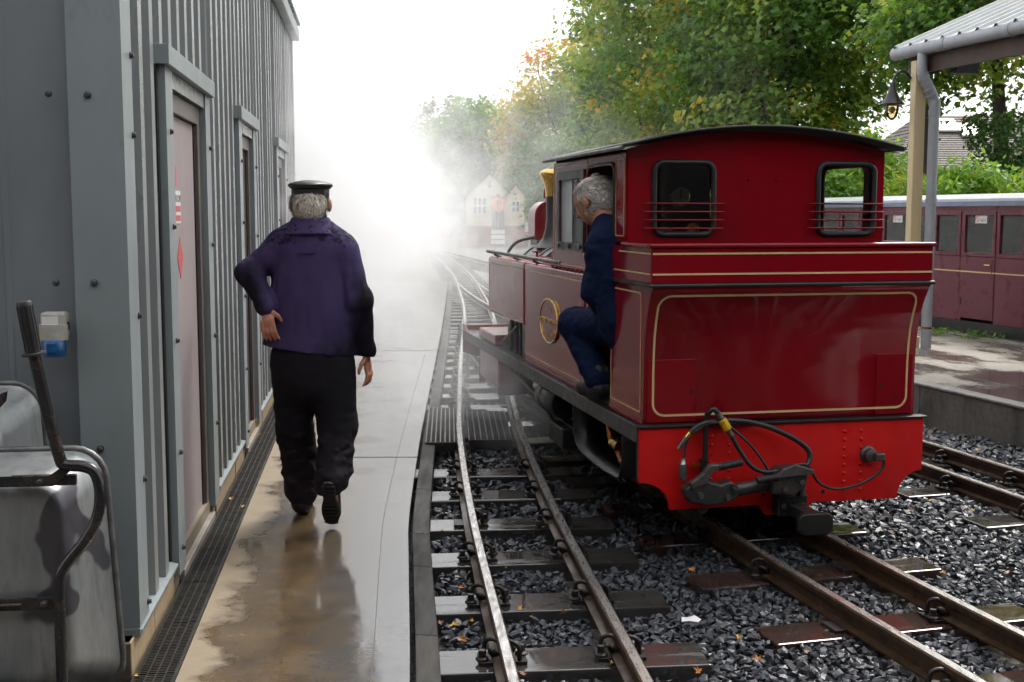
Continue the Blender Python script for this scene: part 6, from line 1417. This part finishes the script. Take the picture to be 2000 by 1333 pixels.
M['fleaf3'] = mat('fallen_leaf_brown', (.22, .09, .035), .5, col2=(.40, .24, .14), scale=2.5, rnd=True)
def leaf_mesh(m, seed):
    r_ = random.Random(seed); pts = [(0, -.5), (.12, -.22), (.42, -.22), (.26, -.02), (.46, .2), (.18, .18), (0, .52), (-.18, .18), (-.46, .2), (-.26, -.02), (-.42, -.22), (-.12, -.22)]
    v = [(0, 0, .05)] + [(x * r_.uniform(.7, 1.1), y * r_.uniform(.85, 1.1), abs(x) * r_.uniform(.2, .9) + abs(y) * r_.uniform(0, .35)) for x, y in pts]
    me = MB().add(v, [(0, i, i % 12 + 1) for i in range(1, 13)]).mesh('fallen_leaf', m); return me
LM = [leaf_mesh(M[m], i) for i, m in enumerate(('fleaf', 'fleaf2', 'fleaf3', 'fleaf', 'fleaf2', 'fleaf3'))]
def gpx(px, py, z=-.08):
    a = (px - 1000) / 2350; b = -(py - 666.5) / 2350; p = R(6.02); d = Vector((a, math.cos(p) + b * math.sin(p), -math.sin(p) + b * math.cos(p))); return Vector((0, 0, 1.5)) + d * ((z - 1.5) / d.z)
rl = random.Random(21)
ORD = 'first second third fourth fifth sixth seventh eighth ninth tenth eleventh twelfth thirteenth fourteenth fifteenth sixteenth seventeenth eighteenth nineteenth twentieth'.split()
groups = [('small orange leaf lying on stones of the near track', 'fallen leaves on the near track', [(840, 1042), (862, 1040), (825, 1098), (828, 1120), (905, 1148), (1000, 1022), (1062, 1030), (985, 1110), (1015, 1192), (1035, 1190), (1037, 1208), (1102, 1198), (860, 1218), (925, 1215), (885, 1223), (905, 1250), (1022, 1318), (1200, 1297), (826, 985), (835, 998), (1070, 968), (960, 990), (830, 962), (850, 868), (862, 872), (960, 905), (1060, 895), (940, 1240), (1040, 930), (1120, 1100)]),
          ('small yellow leaf on the ballast around the engine track', 'fallen leaves on the ballast', [(1398, 1080), (1520, 1128), (1365, 1092), (1440, 1245), (1692, 1243), (1655, 1095), (1682, 1120), (1842, 1120), (1575, 1275), (1365, 1312), (1882, 985), (1900, 1000), (1820, 980), (1780, 998), (1940, 1045), (1620, 1150), (1745, 1035), (1700, 1210), (1480, 1290), (1352, 1115), (1970, 1120), (1110, 915), (1150, 980), (1250, 1100)]),
          ('bright yellow leaf lying below the platform wall', 'fallen leaves by the platform wall', [(1815, 840), (1824, 842), (1846, 838), (1832, 838), (1912, 880), (1970, 872), (1862, 858), (1930, 905), (1900, 952), (1950, 960)]),
          ('brown leaf caught on the slotted drain', 'fallen leaves on the drain', [(452, 975), (476, 990), (268, 1322), (507, 850)])]
for lab, gr, pts in groups:
    zones = {}
    for px, py in pts:
        p = gpx(px + rl.uniform(-3, 3), py, .004 if 'drain' in gr else -.066)
        if 'near track' in gr:
            d_ = p.x - float(track_x(T1, p.y)); zn = 'outside the near track by the walkway' if d_ < -.21 else 'between the rails of the near track' if d_ < .21 else 'just right of the near track'
        elif 'ballast' in gr:
            d_ = p.x - float(track_x(T2, p.y)); zn = 'left of the engine track' if d_ < -.21 else 'between the rails of the engine track' if d_ < .21 else 'right of the engine track'
        elif 'drain' in gr: zn = 'lying on the slotted drain'
        else: zn = 'lying below the platform wall'
        zones.setdefault(zn, []).append((p.y, p))
    for zn, L_ in zones.items():
        for k, (_, p) in enumerate(sorted(L_, key=lambda q: q[0])):
            mi_ = rl.randrange(6); o = bpy.data.objects.new('fallen_leaf', LM[mi_]); COL.objects.link(o); o.location = p
            o.rotation_euler = (rl.uniform(-.5, .5), rl.uniform(-.5, .5), rl.uniform(0, 6.3)); s = rl.uniform(.026, .046); o.scale = (s, s * rl.uniform(.8, 1.3), s)
            prop(o, 'small %s leaf, %s from the bottom of those %s' % (('orange', 'yellow', 'brown')[mi_ % 3], ORD[min(k, 19)], zn), 'leaf', gr)
wp = empty('paper_scrap', gpx(1350, 1213, -.062), 20, 'crumpled scrap of white paper on the stones between the tracks', 'paper')
MB().add([(0, 0, .012), (.045, .0, .0), (.03, .028, .01), (.0, .032, .004), (-.03, .022, .012), (-.042, .0, .002), (-.02, -.025, .01), (.015, -.03, .003)], [(0, i, i % 7 + 1) for i in range(1, 8)]).build('sheet', M['white'], wp)
wr = empty('weed', (0, 0, 0)); bpy.data.objects.remove(wr)
for k, (px, py, lab) in enumerate(((1910, 662, 'small green weed at the far platform edge by the coach door'), (1830, 655, 'small green weed at the far platform edge beside the drainpipe'))):
    p = gpx(px, py, .19); r_ = empty('weed', p, 0, lab, 'weed', 'weeds on the platform edge'); n = 120; RNG = np.random.default_rng(90 + k)
    pos = RNG.normal(size=(n, 3)) * (.12, .08, .02) + (0, 0, .04); leaves('foliage', pos, RNG.normal(size=(n, 3)) * .6 + (0, 0, 1), RNG.uniform(.03, .06, n), RNG.normal(.5, .2, n), M['leaf_bright'], r_, LEAF2)
sg = empty('warning_sign', (dx(1034, 40), 40, -.1), 0, 'small red and white sign on a post beyond the chimney', 'sign')
MB().box(-.15, .15, -.01, .01, .95, 1.35).build('sign_board', M['white'], sg); MB().tube([(.0, .03, 0), (0, .03, 1.3)], .03, 8).build('post', M['zinc'], sg); MB().box(-.15, .15, -.013, -.011, .95, 1.02).build('red_band', M['pinkred'], sg)

# ------------------------------------------------------------------ steam drifting from the engine's cylinders
def steam_mat():
    m = bpy.data.materials.new('steam'); m.use_nodes = True; nt = m.node_tree; nt.nodes.clear(); o = nt.nodes.new('ShaderNodeOutputMaterial'); pv = nt.nodes.new('ShaderNodeVolumePrincipled')
    pv.inputs['Color'].default_value = (.95, .953, .96, 1); pv.inputs['Anisotropy'].default_value = .1
    t = nt.nodes.new('ShaderNodeTexCoord'); sp = nt.nodes.new('ShaderNodeSeparateXYZ'); nt.links.new(t.outputs['Object'], sp.inputs[0]); X, Y, Z = sp.outputs
    def gauss(v, c, s):
        q = math_(nt, 'DIVIDE', math_(nt, 'SUBTRACT', v, c), s); return math_(nt, 'EXPONENT', math_(nt, 'MULTIPLY', math_(nt, 'MULTIPLY', q, q), -.5))
    def step(v, a, b):
        r_ = nt.nodes.new('ShaderNodeMapRange'); r_.interpolation_type = 'SMOOTHSTEP'; r_.inputs['From Min'].default_value = a; r_.inputs['From Max'].default_value = b; nt.links.new(v, r_.inputs[0]); return r_.outputs[0]
    mul = lambda *a: a[0] if len(a) == 1 else math_(nt, 'MULTIPLY', a[0], mul(*a[1:]))
    n1 = nt.nodes.new('ShaderNodeTexNoise'); n1.inputs['Scale'].default_value = .8; n1.inputs['Detail'].default_value = 4; n1.inputs['Roughness'].default_value = .6; n1.inputs['Distortion'].default_value = .6; nt.links.new(t.outputs['Object'], n1.inputs['Vector'])
    nz1 = step(n1.outputs['Fac'], .40, .66)
    xc = math_(nt, 'ADD', X, math_(nt, 'MULTIPLY', Y, .085))            # the plume leans along the shed wall
    nb = math_(nt, 'MULTIPLY', math_(nt, 'SUBTRACT', n1.outputs['Fac'], .5), 6.5)
    edge_ = math_(nt, 'ADD', math_(nt, 'ADD', math_(nt, 'ADD', X, math_(nt, 'MULTIPLY', Y, .062)), math_(nt, 'MULTIPLY', Z, .16)), nb)
    start = step(math_(nt, 'ADD', Y, math_(nt, 'MULTIPLY', nb, .55)), 9.0, 12.2)
    n2 = nt.nodes.new('ShaderNodeTexNoise'); n2.inputs['Scale'].default_value = 2.3; n2.inputs['Detail'].default_value = 3; n2.inputs['Distortion'].default_value = .8; nt.links.new(t.outputs['Object'], n2.inputs['Vector'])
    fine = math_(nt, 'ADD', math_(nt, 'MULTIPLY', step(n2.outputs['Fac'], .40, .64), 1.5), .10)
    thin = math_(nt, 'ADD', math_(nt, 'MULTIPLY', step(Z, .1, 1.25), .82), .18)
    uw = math_(nt, 'ADD', X, math_(nt, 'MULTIPLY', Y, .117))
    wall_ = mul(step(uw, .75, -.45), step(math_(nt, 'ADD', Y, math_(nt, 'MULTIPLY', nb, .3)), 11.0, 14.0), step(Y, 30, 22), step(Z, 5.0, 2.2), thin, .5)
    main = math_(nt, 'ADD', mul(step(edge_, .75, -1.2), fine, gauss(Z, 1.2, 1.25), start, step(Y, 44, 34), thin, .46), wall_)
    lowp = mul(gauss(math_(nt, 'ADD', X, math_(nt, 'MULTIPLY', Y, .2)), 1.75, .4), gauss(Y, 8.6, 1.3), gauss(Z, .18, .3), fine, math_(nt, 'ADD', nz1, .25), 1.1)
    drift = mul(gauss(xc, .95, .75), gauss(Y, 22, 9), gauss(Z, 1.6, 1.2), step(n2.outputs['Fac'], .42, .66), step(n1.outputs['Fac'], .44, .62), .38)
    nt.links.new(math_(nt, 'ADD', math_(nt, 'ADD', main, lowp), drift), pv.inputs['Density']); nt.links.new(pv.outputs[0], o.inputs['Volume']); return m
st_o = prop(MB().box(-8, 3.2, 7.2, 44, .004, 7.5).build('steam', steam_mat()), 'white steam drifting between the shed and the engine', kind='stuff')
# ------------------------------------------------------------------ paint and stone tones, set for this exposure
TONE = {'wet_concrete': .62, 'maroon_paint': 1.22, 'black_drill': 2.0, 'beam_red': .95, 'edge_board': .4, 'grey_cladding': 1.15, 'grey_flashing': 1.2, 'drain_iron': .6, 'engine_black': .5, 'end_cladding': 1.0, 'wet_sleeper': .5, 'wet_red_sleeper': .6, 'barrow_tube': .9, 'coach_maroon': 1.0, 'ballast_stone': .8, 'skin': 1.1, 'purple_drill': 1.25, 'navy_boiler_suit': 1.05, 'grey_hair': 1.3, 'silver_hair': 1.35,
        'rail_head': 1, 'pale_hair': 1, 'rail_side': .8, 'brass': 1, 'copper': 1, 'galvanised': .7, 'red_brick': .9, 'roof_tile': .9, 'white_print': .85, 'white_trim': .9, 'cream_boards': .85, 'cream_paint': .85, 'cream_lining': .9,
        'orange_jacket': .9, 'fallen_leaf': .9, 'fallen_leaf_yellow': .9, 'fallen_leaf_brown': .9, 'canopy_sheet': .8, 'coach_roof': .8, 'yellow_valve': .9, 'sky_pane': 1, 'blue_plastic': .9, 'shutter': .85, 'door_pink': .8, 'grey_pvc': 1.05}
for m_ in bpy.data.materials:
    k_ = TONE.get(m_.name, .74)
    if k_ == 1 or not m_.use_nodes: continue
    b_ = m_.node_tree.nodes.get('Principled BSDF')
    if b_ is None: continue
    s_ = b_.inputs['Base Color']
    if s_.is_linked:
        src = s_.links[0].from_socket; m_.node_tree.links.new(mixc(m_.node_tree, 1, src, (k_, k_, k_), 'MULTIPLY'), s_)
    else: s_.default_value = tuple(x * k_ for x in s_.default_value[:3]) + (1,)
